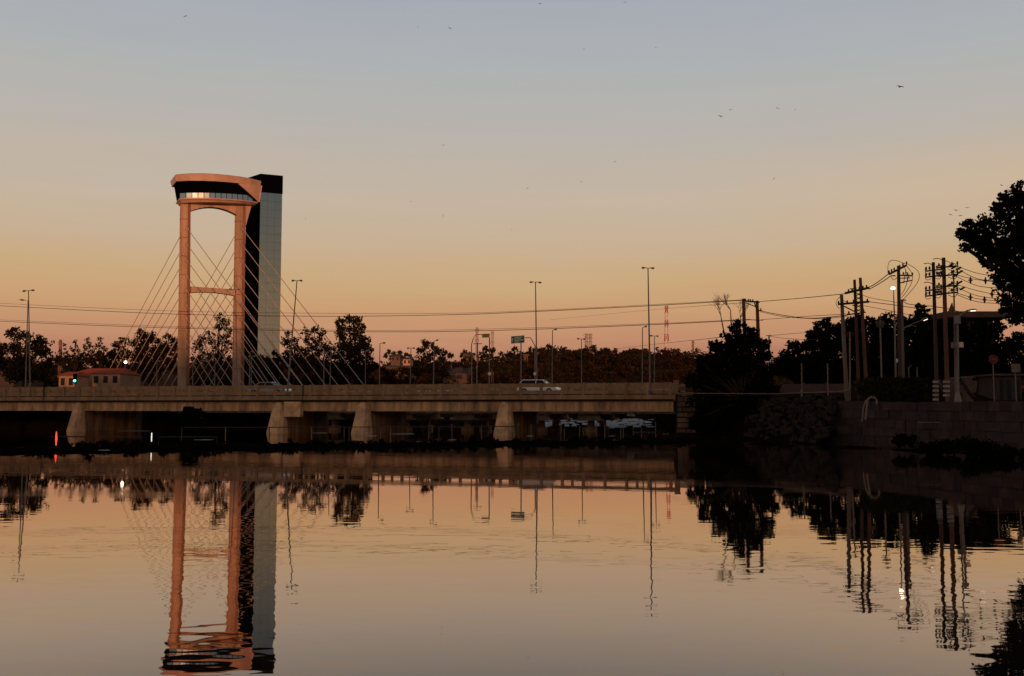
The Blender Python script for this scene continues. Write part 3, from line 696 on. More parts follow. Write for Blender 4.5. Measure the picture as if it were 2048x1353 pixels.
# bank undergrowth just behind the bridges
def fringe(name, pts, n, r, m_, leaf, z=0.6, dens=3):
    bl = []
    for _ in range(n):
        k = rnd.randrange(len(pts) - 1); t = rnd.random(); a = Vector(pts[k]); b = Vector(pts[k + 1]); p = a.lerp(b, t)
        bl.append(((p.x + rnd.uniform(-1, 1), p.y + rnd.uniform(-1, 1), p.z + rnd.uniform(0, z)), r * rnd.uniform(.5, 1.2), .8))
    V, Fc = leaf_cloud(bl, leaf, dens, 6); return struct(npmesh(name, V, Fc, m_), 'stuff')
fringe("bank_undergrowth", [(-80, 123, 1), (-60, 121.5, 1), (-14, 124, 1), (-18, 160, 1), (-34, 290, 1)], 170, 1.8, 'leafn', .3, 2.2)
fringe("upstream_undergrowth", [(-34, 291, 1), (10, 294, 1), (49, 296, 1), (36, 200, 1.5), (21, 110, 1.5)], 120, 2.3, 'leafn', .45, 2.5)

# right bank trees
RG = "dark trees massed on the right bank"
bt = tree("riverside_bush", "big black green bush leaning over the water at the bridge's right end", "tree", 86,
     [(1478, 656, 20), (1500, 672, 22), (1462, 680, 22), (1510, 695, 22), (1480, 700, 30), (1445, 705, 20), (1425, 722, 20), (1455, 735, 34), (1500, 735, 34), (1405, 742, 16), (1425, 765, 34), (1470, 775, 46), (1515, 775, 34),
      (1410, 805, 34), (1450, 825, 50), (1500, 820, 46), (1402, 722, 14), (1430, 692, 16), (1527, 690, 15), (1528, 712, 18), (1538, 745, 22), (1388, 765, 22), (1542, 790, 24), (1392, 840, 18), (1420, 845, 40), (1470, 858, 34), (1515, 850, 32), (1400, 850, 22)],
     leafpx=4.2, dens=7.5, m='leafn', trunk_px=1480, tw=.3, base=(20.2, 84, 1.2))
def rt(name, label, Y, cir, **k): tree(name, label, "tree", Y, cir, m='leafn', group=RG, leafpx=4.0, dens=8, **k)
rt("broad_tree", "lowest leftmost dark tree of the right bank mass", 128, [(1590, 695, 18), (1572, 712, 16), (1608, 700, 20), (1618, 690, 16), (1566, 735, 22), (1600, 755, 26), (1625, 755, 26), (1580, 728, 24), (1612, 726, 28), (1590, 748, 26), (1560, 742, 14)], tw=.25)
rt("broad_tree", "dark tree with a humped top between bush and leaning wooden poles", 124, [(1640, 655, 16), (1652, 645, 12), (1662, 660, 18), (1634, 676, 20), (1622, 670, 14), (1655, 684, 28), (1680, 665, 18), (1680, 690, 24), (1650, 755, 28), (1680, 755, 26), (1640, 708, 30), (1668, 720, 30), (1638, 740, 28)], tw=.25)
rt("broad_tree", "dark tree behind the two leaning wooden poles", 122, [(1700, 648, 18), (1718, 642, 16), (1740, 650, 20), (1705, 672, 28), (1740, 680, 30), (1715, 705, 34), (1745, 725, 32), (1700, 738, 30), (1685, 655, 14), (1755, 652, 16), (1755, 690, 26), (1725, 750, 30)], tw=.3)
rt("broad_tree", "dark tree behind the short grey floodlight pole", 120, [(1775, 640, 18), (1800, 644, 18), (1768, 662, 22), (1795, 670, 28), (1770, 695, 30), (1800, 705, 32), (1778, 735, 32), (1820, 650, 16), (1820, 680, 24), (1822, 720, 30), (1795, 752, 28)], tw=.3)
rt("conifer_tree", "pointed twin topped dark tree left of the paired tall poles", 116, [(1836, 612, 6), (1848, 614, 6), (1838, 624, 10), (1850, 628, 10), (1830, 640, 16), (1856, 644, 16), (1840, 664, 26), (1860, 690, 28), (1832, 700, 26), (1850, 730, 30), (1868, 650, 14), (1872, 675, 22), (1820, 740, 26), (1850, 755, 28)], tw=.3)
rt("broad_tree", "dark low tree behind the striped pole bases", 80, [(1868, 720, 20), (1895, 706, 26), (1885, 735, 24), (1910, 735, 22), (1862, 745, 16)], tw=.2)
rt("broad_tree", "dark tree under the brown slab roof", 104, [(1905, 670, 30), (1940, 668, 34), (1975, 672, 30), (1920, 700, 34), (1965, 705, 36), (1940, 735, 34), (1985, 735, 32), (2010, 700, 30), (2040, 690, 30), (2030, 735, 36), (1890, 690, 26), (1880, 655, 16), (1920, 650, 16), (1960, 652, 16), (1995, 655, 16), (1925, 735, 36), (1900, 740, 30)], tw=.3)
tree("overhanging_tree", "very large black tree leaning into the picture at the right edge", "tree", 58,
     [(2040, 385, 26), (2015, 400, 24), (2060, 410, 40), (1998, 420, 20), (2040, 440, 50), (1965, 450, 24), (1938, 458, 22), (1922, 470, 15), (1945, 480, 24), (1930, 495, 13), (1985, 470, 34), (1965, 500, 22), (2000, 510, 40), (2040, 500, 60),
      (2080, 480, 70), (1975, 525, 16), (1995, 545, 20), (2030, 560, 46), (2080, 570, 60), (2000, 570, 14), (2020, 600, 26), (2050, 620, 32), (2005, 620, 10), (2030, 640, 18), (2060, 650, 16), (2090, 620, 40), (2120, 540, 60), (2110, 430, 60)],
     leafpx=5.2, dens=5, m='leafn', tw=.55, base=(36.5, 59, 3.0))
# bare twiggy tree above the bush
bts = thing("bare_tree", "leafless twiggy tree standing behind the big riverside bush", "tree", (21.5, 92, 3.9))
mb = MB()
def twig(p, d, L, r, dep):
    q = p + d * L; mb.tube([p, q], [r, r * .65], 4)
    if dep == 0: return
    for _ in range(3 if dep > 2 else 2):
        nd = (d + Vector((rnd.uniform(-.75, .75), rnd.uniform(-.5, .5), rnd.uniform(-.25, .5)))).normalized(); twig(q, nd, L * rnd.uniform(.6, .85), r * .6, dep - 1)
for px0, px1, py1 in ((1470, 1445, 650), (1468, 1462, 640), (1475, 1480, 655)):
    a = at(px0, 740, 91); a.z = 3.9; b = at(px1, py1, 91); mb.tube([a, a.lerp(b, .5) + Vector((.1, 0, 0)), b], [.13, .09, .06], 5); twig(b, (b - a).normalized(), .9, .06, 5)
mb.build("branches", 'pale_bark', bts)
# bush in the water before the bridge
tree("water_bush", "dark narrow bush growing from the water in front of the bridge left of centre", "bush", 88,
     [(378, 822, 11), (365, 832, 9), (384, 850, 24), (380, 872, 20), (395, 882, 14), (370, 880, 12), (383, 824, 10), (372, 822, 12), (395, 826, 12), (380, 838, 20), (392, 852, 20), (374, 862, 18), (390, 876, 18), (402, 866, 14)], leafpx=4, dens=4.5, m='leafn', base=((385 - 1024) / F * 88, 88, -.3), tw=.1)
fringe("bar_weeds", [(-55, 50, .02), (-19, 62, .02), (17, 77.5, .02)], 150, .45, 'leafn', .12, .12, 4)
fringe("bar_weeds", [(-52, 58, .02), (-15, 69, .02), (15, 80, .02)], 110, .5, 'leafn', .12, .12, 4)
# hedge & low plants on the right bank
hd = thing("hedge", "long clipped green hedge on top of the stone wall", "hedge", (31, 73, 3.0))
bl = []
for i in range(60):
    t = i / 59; px = 1722 + 150 * t
    for zc_ in (3.35, 3.9, 4.35 + .2 * math.sin(t * 3)): p = at(px, 790, 71 + rnd.uniform(-.6, .6)); bl.append(((p.x, p.y, zc_), .42, 1))
V, Fc = leaf_cloud(bl, .11, 7, 8); npmesh("foliage", V, Fc, 'hedge', hd)
mb = MB()
for i in range(10):
    p = at(1728 + i * 15, 800, 71); mb.tube([(p.x, p.y, 2.9), (p.x + .1, p.y, 3.5)], .05, 5)
mb.build("stem", 'bark', hd)
def bush(label, px, py, Y, r, n=7, m_='leafn', lp=3.5):
    cir = [(px + rnd.uniform(-1, 1) * r * 1.3, py + rnd.uniform(-.4, .4) * r * .6, r * rnd.uniform(.5, .8)) for _ in range(n)]
    b0 = at(px, py + r * .6, Y); tree("bush", label, "bush", Y, cir, leafpx=lp, dens=4, m=m_, tw=.06, base=(b0.x, Y, b0.z), group="low bushes at the foot of the stone wall", sub=7)
bush("low dark bush at the stone wall's foot nearest the right edge", 2020, 905, 51, 26, 9)
bush("wide low dark bush at the foot of the stone wall below the grey cabinet", 1945, 900, 53, 30, 10)
bush("low dark bush at the wall's foot below the striped poles", 1880, 896, 56, 26, 9)
bush("small low bush at the wall's foot under the curved pipe", 1810, 884, 60, 20, 7)
bush("weedy green clump growing out of the rubble right of the big bush", 1645, 828, 76, 17, 7)
bush("dark clump in the rubble beside the big bush", 1562, 828, 80, 16, 7)

# ------------------------------------------------------------ walls and rubble
def block_wall(mb, a, b, zt, rows, bl_, jit, out, gap=.03, th=.45):
    a = Vector(a); b = Vector(b); d = b - a; L = d.length; d.normalize(); n = Vector((d.y, -d.x, 0)) * out
    for r_ in range(rows):
        z1 = zt(0) ; s_ = -rnd.random() * bl_
        while s_ < L:
            w_ = bl_ * rnd.uniform(.55, 1.35); s1 = min(L, s_ + w_); s0 = max(0, s_)
            if s1 - s0 > .15:
                t = (s0 + s1) / 2 / L; top = zt(t); hz = (top + .5) / rows; z0 = -.5 + r_ * hz + gap / 2 + rnd.uniform(-.02, .02); zq = -.5 + (r_ + 1) * hz - gap / 2 + rnd.uniform(-.02, .02)
                o = rnd.uniform(0, jit); f = [a + d * (s0 + gap / 2) , a + d * (s1 - gap / 2)]
                q = [f[0] + n * (o + rnd.uniform(0, .04)), f[1] + n * (o + rnd.uniform(0, .04)), f[1] - n * th, f[0] - n * th]
                mb.hexa([zz(p, z0) for p in q] + [zz(p, zq) for p in q])
            s_ = s1 if s_ >= 0 else s_ + w_
wl = thing("retaining_wall", "dark stone block retaining wall along the right bank", "wall", (26.2, 65, 0))
mb = MB(); WP = [(23.5, 76.5), (26.2, 65), (28.6, 53), (33, 40)]
for i in range(3): block_wall(mb, (*WP[i], 0), (*WP[i + 1], 0), (lambda t, i=i: (3.25 - .2 * t) if i == 0 else 3.05), 6, 1.25, .07, 1)
# orient outwards toward the river (left)
mb.build("stone_blocks", 'stone', wl)
mb = MB()
for i in range(3):
    a = Vector((*WP[i], 0)); b = Vector((*WP[i + 1], 0)); d = (b - a).normalized(); n = Vector((d.y, -d.x, 0))
    mb.hexa([zz(p, -1) for p in (a - n * .05, b - n * .05, b - n * 1.6, a - n * 1.6)] + [zz(p, 3.0) for p in (a - n * .05, b - n * .05, b - n * 1.6, a - n * 1.6)])
mb.build("mortar_core", 'joint', wl)
ab = thing("stone_abutment", "rough stepped stone abutment at the bridge's right end", "abutment", (16.5, 91, 0))
mb = MB()
for k in range(9):
    zt_ = 4.6 - k * .48; y0 = .0
    a = BA + EX * (.35) - EN * (.3 + .12 * k); b = BA + EX * (2.6 + .2 * k) - EN * (.3 + .12 * k)
    s_ = 0
    L = (b - a).length
    while s_ < L:
        w_ = rnd.uniform(.35, .9); e_ = min(s_ + w_, L); p0_ = a + EX * s_; p1_ = a + EX * (e_ - .04); o_ = rnd.uniform(-.15, .1)
        hh = .4 * rnd.uniform(.8, 1.05)
        mb.hexa([zz(p0_ - EN * o_, zt_ - hh), zz(p1_ - EN * o_, zt_ - hh), zz(p1_ + EN * 1.2, zt_ - hh), zz(p0_ + EN * 1.2, zt_ - hh),
                 zz(p0_ - EN * (o_ - .08), zt_), zz(p1_ - EN * (o_ - .08), zt_), zz(p1_ + EN * 1.2, zt_), zz(p0_ + EN * 1.2, zt_)]); s_ = e_
mb.build("stones", 'abstone', ab)
mb = MB(); q = [BA + EX * .1 - EN * .2, BA + EX * 6 - EN * .6, BA + EX * 6 + EN * 26, BA + EX * .1 + EN * 26]
mb.hexa([zz(p, -1.5) for p in q] + [zz(p, 3.9) for p in q]); mb.build("fill", 'joint', ab)
# rubble slope between bush and wall
rs = MB()
for _ in range(330):
    t = rnd.random(); c = Vector((21.4, 84, 0)).lerp(Vector((24.4, 73, 0)), t); k = rnd.random()
    c += Vector((-1.6 * (1 - k), -1.2 * (1 - k), 0)); c.z = .1 + 3.3 * k; s_ = rnd.uniform(.1, .38)
    ax = Vector((rnd.uniform(-1, 1), rnd.uniform(-1, 1), rnd.uniform(-.3, .3))).normalized(); ay = ax.cross(Vector((0, 0, 1))).normalized()
    rs.obox(c, ax, ay, ax.cross(ay), s_, s_ * .7, s_ * rnd.uniform(.3, .6))
struct(rs.build("rubble_slope", 'rubble'), 'stuff')
mb = MB(); vs = []
for i in range(13):
    t = i / 12; c = Vector((20.6, 86.5, 0)).lerp(Vector((24.2, 74, 0)), t)
    for k, (dx, z) in enumerate(((-2.2, -.4), (-1.3, .9), (-.5, 2.2), (.3, 3.4), (2.5, 3.9 - .5 * t))): vs.append((c.x + dx + rnd.uniform(-.15, .15), c.y + dx * .6, z + rnd.uniform(-.15, .15)))
mb.add(vs, [(i * 5 + k, i * 5 + k + 1, (i + 1) * 5 + k + 1, (i + 1) * 5 + k) for i in range(12) for k in range(4)])
struct(mb.build("earth_bank", 'mud'))
# parapet wall of the road on the right bank
fw = thing("roadside_wall", "long low concrete wall with posts between the bush and the pale concrete pole", "wall", bpt(1600, -.2, 3.9))
mb = MB(); a = bpt(1562, -.6, 0); b = bpt(1700, -.6, 0); d = (b - a).normalized(); n = Vector((-d.y, d.x, 0))
mb.hexa([zz(p, 3.3) for p in (a, b, b + n * .2, a + n * .2)] + [zz(p, 4.75) for p in (a, b, b + n * .2, a + n * .2)]); mb.build("panel", 'walld', fw)
mb = MB()
L = (b - a).length; k = 0
while k * 1.9 < L: c = a + d * k * 1.9; mb.obox(zz(c, 4.1) - n * .06, d, n, (0, 0, 1), .12, .08, .75); k += 1
mb.build("post", 'walld', fw)

# two drain pipes, rail pipe, hook pipe
for px, r_, lab in ((1614, .34, "left of two big dark drain pipes poking from the rubble slope"), (1637, .42, "right and larger of two big dark drain pipes on the rubble slope")):
    c = at(px, 799, 77.5); o = thing("drain_pipe", lab, "pipe", c, "big drain pipes in the slope"); ax = Vector((-.35, -1, 0)).normalized(); s1 = Vector((1, -.35, 0)).normalized()
    ring_o = lambda p, rr: [p + s1 * math.cos(2 * math.pi * j / 18) * rr + Vector((0, 0, 1)) * math.sin(2 * math.pi * j / 18) * rr for j in range(18)]
    mb = MB(); mb.loft([ring_o(c - ax * 2.2, r_), ring_o(c, r_), ring_o(c + ax * .01, r_ * .8), ring_o(c - ax * 2.2, r_ * .8)], cap=False); mb.build("pipe_wall", 'cpipe', o)
    mb = MB(); mb.tube([c - ax * 2.0, c - ax * 1.9], r_ * .79, 16); mb.build("dark_opening", 'black', o)
hp = thing("handrail_pipe", "thin pale horizontal pipe rail above the rubble slope with a short post", "pipe", at(1600, 790, 78))
mb = MB(); mb.tube([at(1345, 787, 86), at(1550, 788, 81), at(1640, 785, 76), at(1695, 782, 73)], .045, 6); mb.build("rail", 'pipe', hp)
mb = MB()
for px, y0, y1, Y in ((1697, 780, 812, 73), (1603, 782, 797, 78.5)): mb.tube([at(px, y0, Y), at(px, y1, Y)], .07, 6); mb.ball(at(px, y0, Y), .12)
mb.build("post", 'pipe', hp)
hk = thing("hooked_pipe", "pale walking stick shaped vent pipe rising in front of the stone wall", "pipe", at(1731, 838, 66))
mb = MB(); pts = [at(1731, 840, 66.2), at(1734, 812, 66.2)]
for k in range(9): a_ = math.pi - math.pi * k / 8; pts.append(at(1744 + 9.5 * math.cos(a_), 804 - 9 * math.sin(a_), 66.2))
pts.append(at(1753, 809, 66.2)); mb.tube(pts, .075, 8); mb.build("pipe", 'pipe', hk)
mb = MB(); mb.tube([at(1724, 844, 66.3), at(1727, 815, 66.3), at(1732, 800, 66.3)], .05, 6); mb.build("side_pipe", 'pipe', hk)
# white painted dashes on the wall read as a pale ledge
for (p0_, p1_, lab) in ((1837, 1845, "short left piece of pale litter lying on the stone wall ledge"), (1849, 1863, "longest middle strip of pale litter on the stone wall ledge"), (1868, 1878, "right faint strip of pale litter on the stone wall ledge")):
    mb = MB(); c0 = at(p0_, 845, 57.5); c1 = at(p1_, 845, 57.5); mb.obox((c0 + c1) / 2, c1 - c0, (0, 1, 0), (0, 0, 1), (c1 - c0).length / 2, .12, .018)
    tag(mb.build("pale_strip", 'concp', origin=(c0 + c1) / 2), lab, "litter", "pale strips on the wall")

# ------------------------------------------------------------ lamps
def post_thing(name, label, cat, base, top, r0, r1, m_, group=None, flange=True):
    t = thing(name, label, cat, base, group); mb = MB(); mb.tube([base, base.lerp(top, .5), top], [r0, (r0 + r1) / 2, r1], 8)
    if flange: mb.tube([base - Vector((0, 0, .02)), base + Vector((0, 0, .25))], r0 * 1.9, 8)
    mb.build("pole", m_, t); return t
def head(t, a, b, h=.09, w_=.16, lit=False):
    """lamp head from a (inner end) to b (outer end)"""
    d = (b - a).normalized(); s_ = d.cross(Vector((0, 0, 1))).normalized(); u_ = s_.cross(d)
    mb = MB(); q = [(0, .45), (.25, 1), (.8, 1), (1, .4)]
    mb.loft([[a.lerp(b, k) + s_ * sx * w_ * f + u_ * sz * h * f for sx, sz in ((-1, -.5), (1, -.5), (.7, 1), (-.7, 1))] for k, f in q]); hd_ = mb.build("lamp_head", 'steel', t)
    mb = MB(); c = a.lerp(b, .6) - u_ * (h * .5 + .02); mb.obox(c, d, s_, u_, (b - a).length * .25, w_ * .6, .02); mb.build("lens", 'lamp_dim' if lit else 'lampoff', hd_)
def street_lamp(label, pb, tz_px, pt, Y, arms, group, r=.09, base_z=4.0, name="street_lamp"):
    base = Vector(((pb - 1024) / F * Y, Y, base_z)); top = at(pt, tz_px, Y); k = (top - base)
    t = post_thing(name, label, "street lamp", base, top, r, r * .55, 'steeld', group)
    for (dx, dy) in arms:   # pixel offset of the arm's end
        e = at(pt + dx, tz_px + dy, Y); m_ = MB(); m_.tube([top, top.lerp(e, .5) + Vector((0, 0, .05)), top.lerp(e, .6)], .035, 6); m_.build("arm", 'steeld', t)
        head(t, top.lerp(e, .45), e, h=.07 * Y / 100 + .02, w_=.14)
    return t
LG = "tall lamp posts along the near bridge edge"; LS = "lamp posts on the road behind the near bridge"
Yn = lambda px, t=0: bpt(px, t).y
street_lamp("tall double headed lamp post of the pair at the far left", 62, 582, 57, Yn(62), [(-12, 1), (12, -1)], LG)
street_lamp("shorter single armed lamp post left of the pair at the far left", 52, 602, 56, Yn(52, 11), [(-16, -2)], LS)
street_lamp("tall leaning double headed lamp post right of the mirrored tower", 575, 562, 594, Yn(575), [(-11, 0), (11, 0)], LG)
street_lamp("tall double headed lamp post behind the white hatchback", 1074, 565, 1071, Yn(1074, 11), [(-12, 0), (12, 1)], LG)
street_lamp("tallest double headed lamp post near the bridge's right end", 1300, 537, 1296, Yn(1300, -.05), [(-13, -1), (13, 0)], LG)
for lab, pb, py, pt, arms, t in (
    ("double headed lamp post in front of the pylon's right leg", 476, 580, 471, [(-14, -1), (8, 0)], 26),
    ("short double headed lamp post right beside the pylon's right leg", 503, 713, 503, [(-6, 0), (8, 0)], 26),
    ("single armed lamp post right of the pylon's right leg, arm to the right", 499, 705, 500, [(7, -2)], 14),
    ("short double headed lamp post in the middle of the right cable fan", 648, 706, 648, [(-8, 0), (9, 0)], 26),
    ("single armed lamp post beside the short one in the right cable fan", 660, 696, 662, [(9, -3)], 14),
    ("short double headed lamp post at the end of the right cable fan", 731, 701, 731, [(-9, -1), (8, 0)], 26),
    ("single armed lamp post just right of the last stay cable", 759, 688, 760, [(11, -2)], 14),
    ("short double headed lamp post left of the bushy tree and warehouse", 820, 697, 822, [(-8, 0), (8, 0)], 26),
    ("lamp post with a slanting head standing before the bushy tree", 867, 684, 868, [(-7, 4), (9, -4)], 14),
    ("single armed lamp post right of the white hatchback", 1104, 661, 1105, [(9, -2)], 14),
    ("short double headed lamp post below the twin lattice towers", 1163, 679, 1163, [(-9, -1), (7, 0)], 26),
    ("single armed lamp post left of the tallest lamp post", 1284, 656, 1285, [(9, -3)], 14),
    ("short double headed lamp post right of the tallest lamp post", 1308, 673, 1309, [(-9, -1), (8, 0)], 26),
    ("small lamp post rising left of the pylon's left leg, arm to the right", 313, 723, 314, [(7, 0)], 20),
    ("small double headed lamp post between the pylon legs, nearer the left leg", 430, 722, 430, [(-6, 0), (6, 0)], 26),
    ("small single armed lamp post between the pylon legs, nearer the left leg", 386, 728, 386, [(7, -1)], 20)):
    street_lamp(lab, pb, py, pt, Yn(pb, t), arms, LS, r=.075)
# far lit lamp and green light
bl_ = at(251, 725, 170); t = post_thing("lit_lamp_post", "lamp post with a bright white glowing head before the red roofed house", "street lamp", Vector((bl_.x, 170, 3.9)), bl_, .09, .06, 'steeld')
mb = MB(); mb.ball(bl_, .24); mb.build("lamp_globe", 'lamp_on', t)
gl_ = at(150, 762, 165)
t = post_thing("traffic_light", "traffic light glowing green in front of the red roofed house", "traffic light", Vector((gl_.x, 165.2, 3.9)), at(150, 750, 165.2), .07, .06, 'steeld')
mb = MB(); mb.box(gl_.x - .3, gl_.x + .3, 164.9, 165.15, gl_.z - .45, gl_.z + 1.2); hs = mb.build("housing", 'black', t)
mb = MB(); mb.ball((gl_.x, 164.85, gl_.z), .24, .12, .24); mb.build("green_lens", 'greenl', hs)

# ------------------------------------------------------------ road signs
def speed_disc(t, c, r_=.32, m_='white'):
    mb = MB(); mb.tube([c + Vector((0, -.08, 0)), c + Vector((0, -.11, 0))], r_, 18); ds = mb.build("round_sign", 'red' if m_ == 'white' else m_, t)
    mb = MB(); mb.tube([c + Vector((0, -.111, 0)), c + Vector((0, -.12, 0))], r_ * .74, 18); mb.build("sign_face", 'white', ds)
def panel_sign(t, x0, y0, x1, y1, Y, m_, tilt=-2):
    a = at(x0, y0 + 0, Y); b = at(x1, y0 + tilt, Y); c = at(x1, y1 + tilt, Y); d = at(x0, y1, Y); bk = Vector((0, .08, 0))
    mb = MB(); mb.hexa([d, c, c + bk, d + bk, a, b, b + bk, a + bk]); sg = mb.build("sign_panel", m_, t)
    def bar(u0, u1, v0, v1, mm, off=.012):
        P = lambda u, v: (a.lerp(b, u)).lerp(d.lerp(c, u), v) - Vector((0, off, 0))
        q = MB(); q.add([P(u0, v1), P(u1, v1), P(u1, v0), P(u0, v0)], [(0, 1, 2, 3)]); return q, P
    fr = MB()
    for u0, u1, v0, v1 in ((.0, 1, 0, .05), (0, 1, .95, 1), (0, .025, .05, .95), (.975, 1, .05, .95)):
        q, P = bar(u0, u1, v0, v1, 'white'); fr.add(q.v, q.f)
    fr.build("sign_border", 'white', sg)
    return sg, bar
YS = 138.0
t = post_thing("road_sign", "green overhead road sign with white lettering lines and an up arrow", "road sign", Vector(((1070 - 1024) / F * YS, YS, 4)), at(1070, 692, YS), .10, .08, 'steel')
mb = MB(); mb.tube([at(1070, 692, YS), at(1061, 676, YS), at(1050, 676, YS)], .07, 6); mb.tube([Vector(((1042 - 1024) / F * YS, YS, 4)), at(1042, 686, YS)], .08, 8); mb.build("arm", 'steel', t)
sg, bar = panel_sign(t, 1022, 673, 1049, 688, YS - .15, 'green')
wr = MB()
for (u0, u1, v0, v1) in ((.25, .86, .12, .26), (.25, .72, .34, .48), (.25, .64, .56, .68), (.70, .92, .52, .68), (.25, .62, .76, .88)):
    x = u0
    while x < u1:   # broken into letter-sized strokes
        w_ = rnd.uniform(.025, .045); q, P = bar(x, min(x + w_, u1), v0, v1, 'white'); wr.add(q.v, q.f); x += w_ + .012
wr.build("lettering", 'white', sg)
q, P = bar(.09, .14, .45, .85, 'white'); q.add([P(.05, .48), P(.18, .48), P(.115, .2)], [(0, 1, 2)]); q.build("arrow", 'white', sg)
speed_disc(t, at(1070, 748, YS))
t = post_thing("road_sign", "small yellow road sign hanging between two bent poles", "road sign", Vector(((944 - 1024) / F * YS, YS, 4)), at(943, 690, YS), .09, .07, 'steel')
mb = MB(); mb.tube([at(943, 690, YS), at(946, 679, YS), at(952, 669, YS), at(964, 670, YS)], .06, 6); mb.tube([Vector(((978.5 - 1024) / F * YS, YS, 4)), at(979, 676, YS)], .08, 8); mb.build("arm", 'steel', t)
sg, bar = panel_sign(t, 964, 668, 979.5, 676, YS - .15, 'yellow', -0.4)
wr = MB()
for (u0, u1, v0, v1) in ((.32, .85, .2, .42), (.32, .8, .56, .78), (.12, .2, .25, .75)):
    x = u0
    while x < u1: w_ = rnd.uniform(.03, .05); q, P = bar(x, min(x + w_, u1), v0, v1, 'green'); wr.add(q.v, q.f); x += w_ + .02
wr.build("lettering", 'green', sg)
speed_disc(t, at(979, 748, YS))
t = post_thing("utility_pole", "slim pole with a short crossarm just right of the yellow sign's left post", "utility pole", Vector(((953 - 1024) / F * 150, 150, 4)), at(955, 686, 150), .10, .07, 'steel')
mb = MB(); mb.tube([at(947, 688, 150), at(964, 688, 150)], .07, 6); mb.build("crossarm", 'steel', t)

# ------------------------------------------------------------ lattice towers
def lattice(label, px, ytop, ybase, wb, wt, Y, m1, m2=None, arms=(), r_=.12, group=None, name="lattice_tower", seg=9, cat="pylon"):
    top = at(px, ytop, Y); bx = (px - 1024) / F * Y; bz = min(gz(bx, Y), at(px, ybase, Y).z); base = Vector((bx, Y, bz)); t = thing(name, label, cat, base, group)
    hb, ht = wb * Y / F / 2, wt * Y / F / 2
    for k in range(seg):
        mb = MB()
        def C(q): h_ = hb + (ht - hb) * q; c = base.lerp(top, q); return [c + Vector((sx * h_, sy * h_, 0)) for sx, sy in ((-1, -1), (1, -1), (1, 1), (-1, 1))]
        lo, hi = C(k / seg), C((k + 1) / seg)
        for j in range(4):
            mb.tube([lo[j], hi[j]], r_, 4); mb.tube([lo[j], hi[(j + 1) % 4]], r_ * .6, 4); mb.tube([lo[(j + 1) % 4], hi[j]], r_ * .6, 4); mb.tube([hi[j], hi[(j + 1) % 4]], r_ * .6, 4)
        mb.build("frame_section", m2 if (m2 and k % 2) else m1, t)
    for q, wa in arms:
        c = base.lerp(top, q); mb = MB(); w_ = wa * Y / F / 2; mb.tube([c - Vector((w_, 0, 0)), c + Vector((0, 0, r_ * 2)), c + Vector((w_, 0, 0))], r_, 4)
        for s_ in (-1, 1): mb.tube([c + Vector((s_ * w_, 0, 0)), c + Vector((s_ * w_, 0, -r_ * 9))], r_ * .8, 4)
        mb.build("crossarm", m1, t)
    return t
lattice("tall red and white radio mast on the hill", 1333, 612, 716, 10, 4, 760, 'orange', 'white', arms=((.98, 9), (.9, 7)), r_=.17, name="radio_mast", cat="radio mast", seg=9)
GT = "lattice power towers on the skyline"
lattice("left one of the twin lattice towers standing close together on the hill", 1172.5, 668, 715, 5, 4, 560, 'rust', arms=((.97, 10), (.82, 10), (.66, 9)), r_=.09, group=GT)
lattice("right one of the twin lattice towers standing close together on the hill", 1180.5, 668, 715, 5, 4, 570, 'rust', arms=((.97, 10), (.82, 10), (.66, 9)), r_=.09, group=GT)
lattice("small lone lattice tower between radio mast and big bush", 1386, 682, 715, 3, 2.5, 600, 'rust', arms=((.9, 7), (.7, 6)), r_=.10, seg=6, group=GT)
lattice("lattice tower rising behind the left post of the yellow sign", 954, 656, 715, 4, 4, 420, 'rust', arms=((.97, 7), (.8, 7)), r_=.10, seg=12, group=GT)
lattice("lattice tower just right of the yellow sign", 985, 663, 715, 4, 3.5, 430, 'rust', arms=((.97, 6), (.8, 8)), r_=.08, seg=11, group=GT)
lattice("pale lattice tower beside the dense tree at the far left", 121, 680, 730, 7, 3, 420, 'rust', arms=((.95, 9), (.75, 11)), r_=.13, seg=8, group=GT)

# ------------------------------------------------------------ power poles on the right bank
UP = "wooden and concrete power poles on the right bank"
def pole(name, label, pb, yb, pt, yt, Y, wpx, m_, group=UP, mt=None):
    base = Vector(((pb - 1024) / F * Y, Y, 0)); base.z = min(gz(base.x, Y), at(pb, yb, Y).z) - .05; top = at(pt, yt, Y); r = wpx / 2 * Y / F
    t = thing(name, label, "power pole", base, group); mb = MB(); mb.tube([base, base.lerp(top, .33), base.lerp(top, .66), top], [r * 1.18, r * 1.05, r, r * .85], 10); mb.build("pole", m_, t); return t
def arm(t, x0, y0, x1, y1, Y, r_=.06, m_='iron', ins=(), up=.25, name="crossarm"):
    mb = MB(); mb.tube([at(x0, y0, Y), at(x1, y1, Y)], r_, 6); a = mb.build(name, m_, t)
    for f in ins:
        c = at(x0, y0, Y).lerp(at(x1, y1, Y), f); q = MB(); q.tube([c, c + Vector((0, 0, up * .3)), c + Vector((0, 0, up * .35)), c + Vector((0, 0, up))], [.03, .03, .075, .05], 6); q.build("insulator", 'iron', a)
def wirepts(t, pts, r_=.02, name="jumper_wire"):
    mb = MB(); mb.tube([at(*p) for p in pts], r_, 4); return mb.build(name, 'wire', t)
def arc(x0, y0, x1, y1, bulge_x, bulge_y, Y, n=9):
    out = []
    for k in range(n + 1):
        t = k / n; w_ = math.sin(math.pi * t); out.append((x0 + (x1 - x0) * t + bulge_x * w_, y0 + (y1 - y0) * t + bulge_y * w_, Y))
    return out
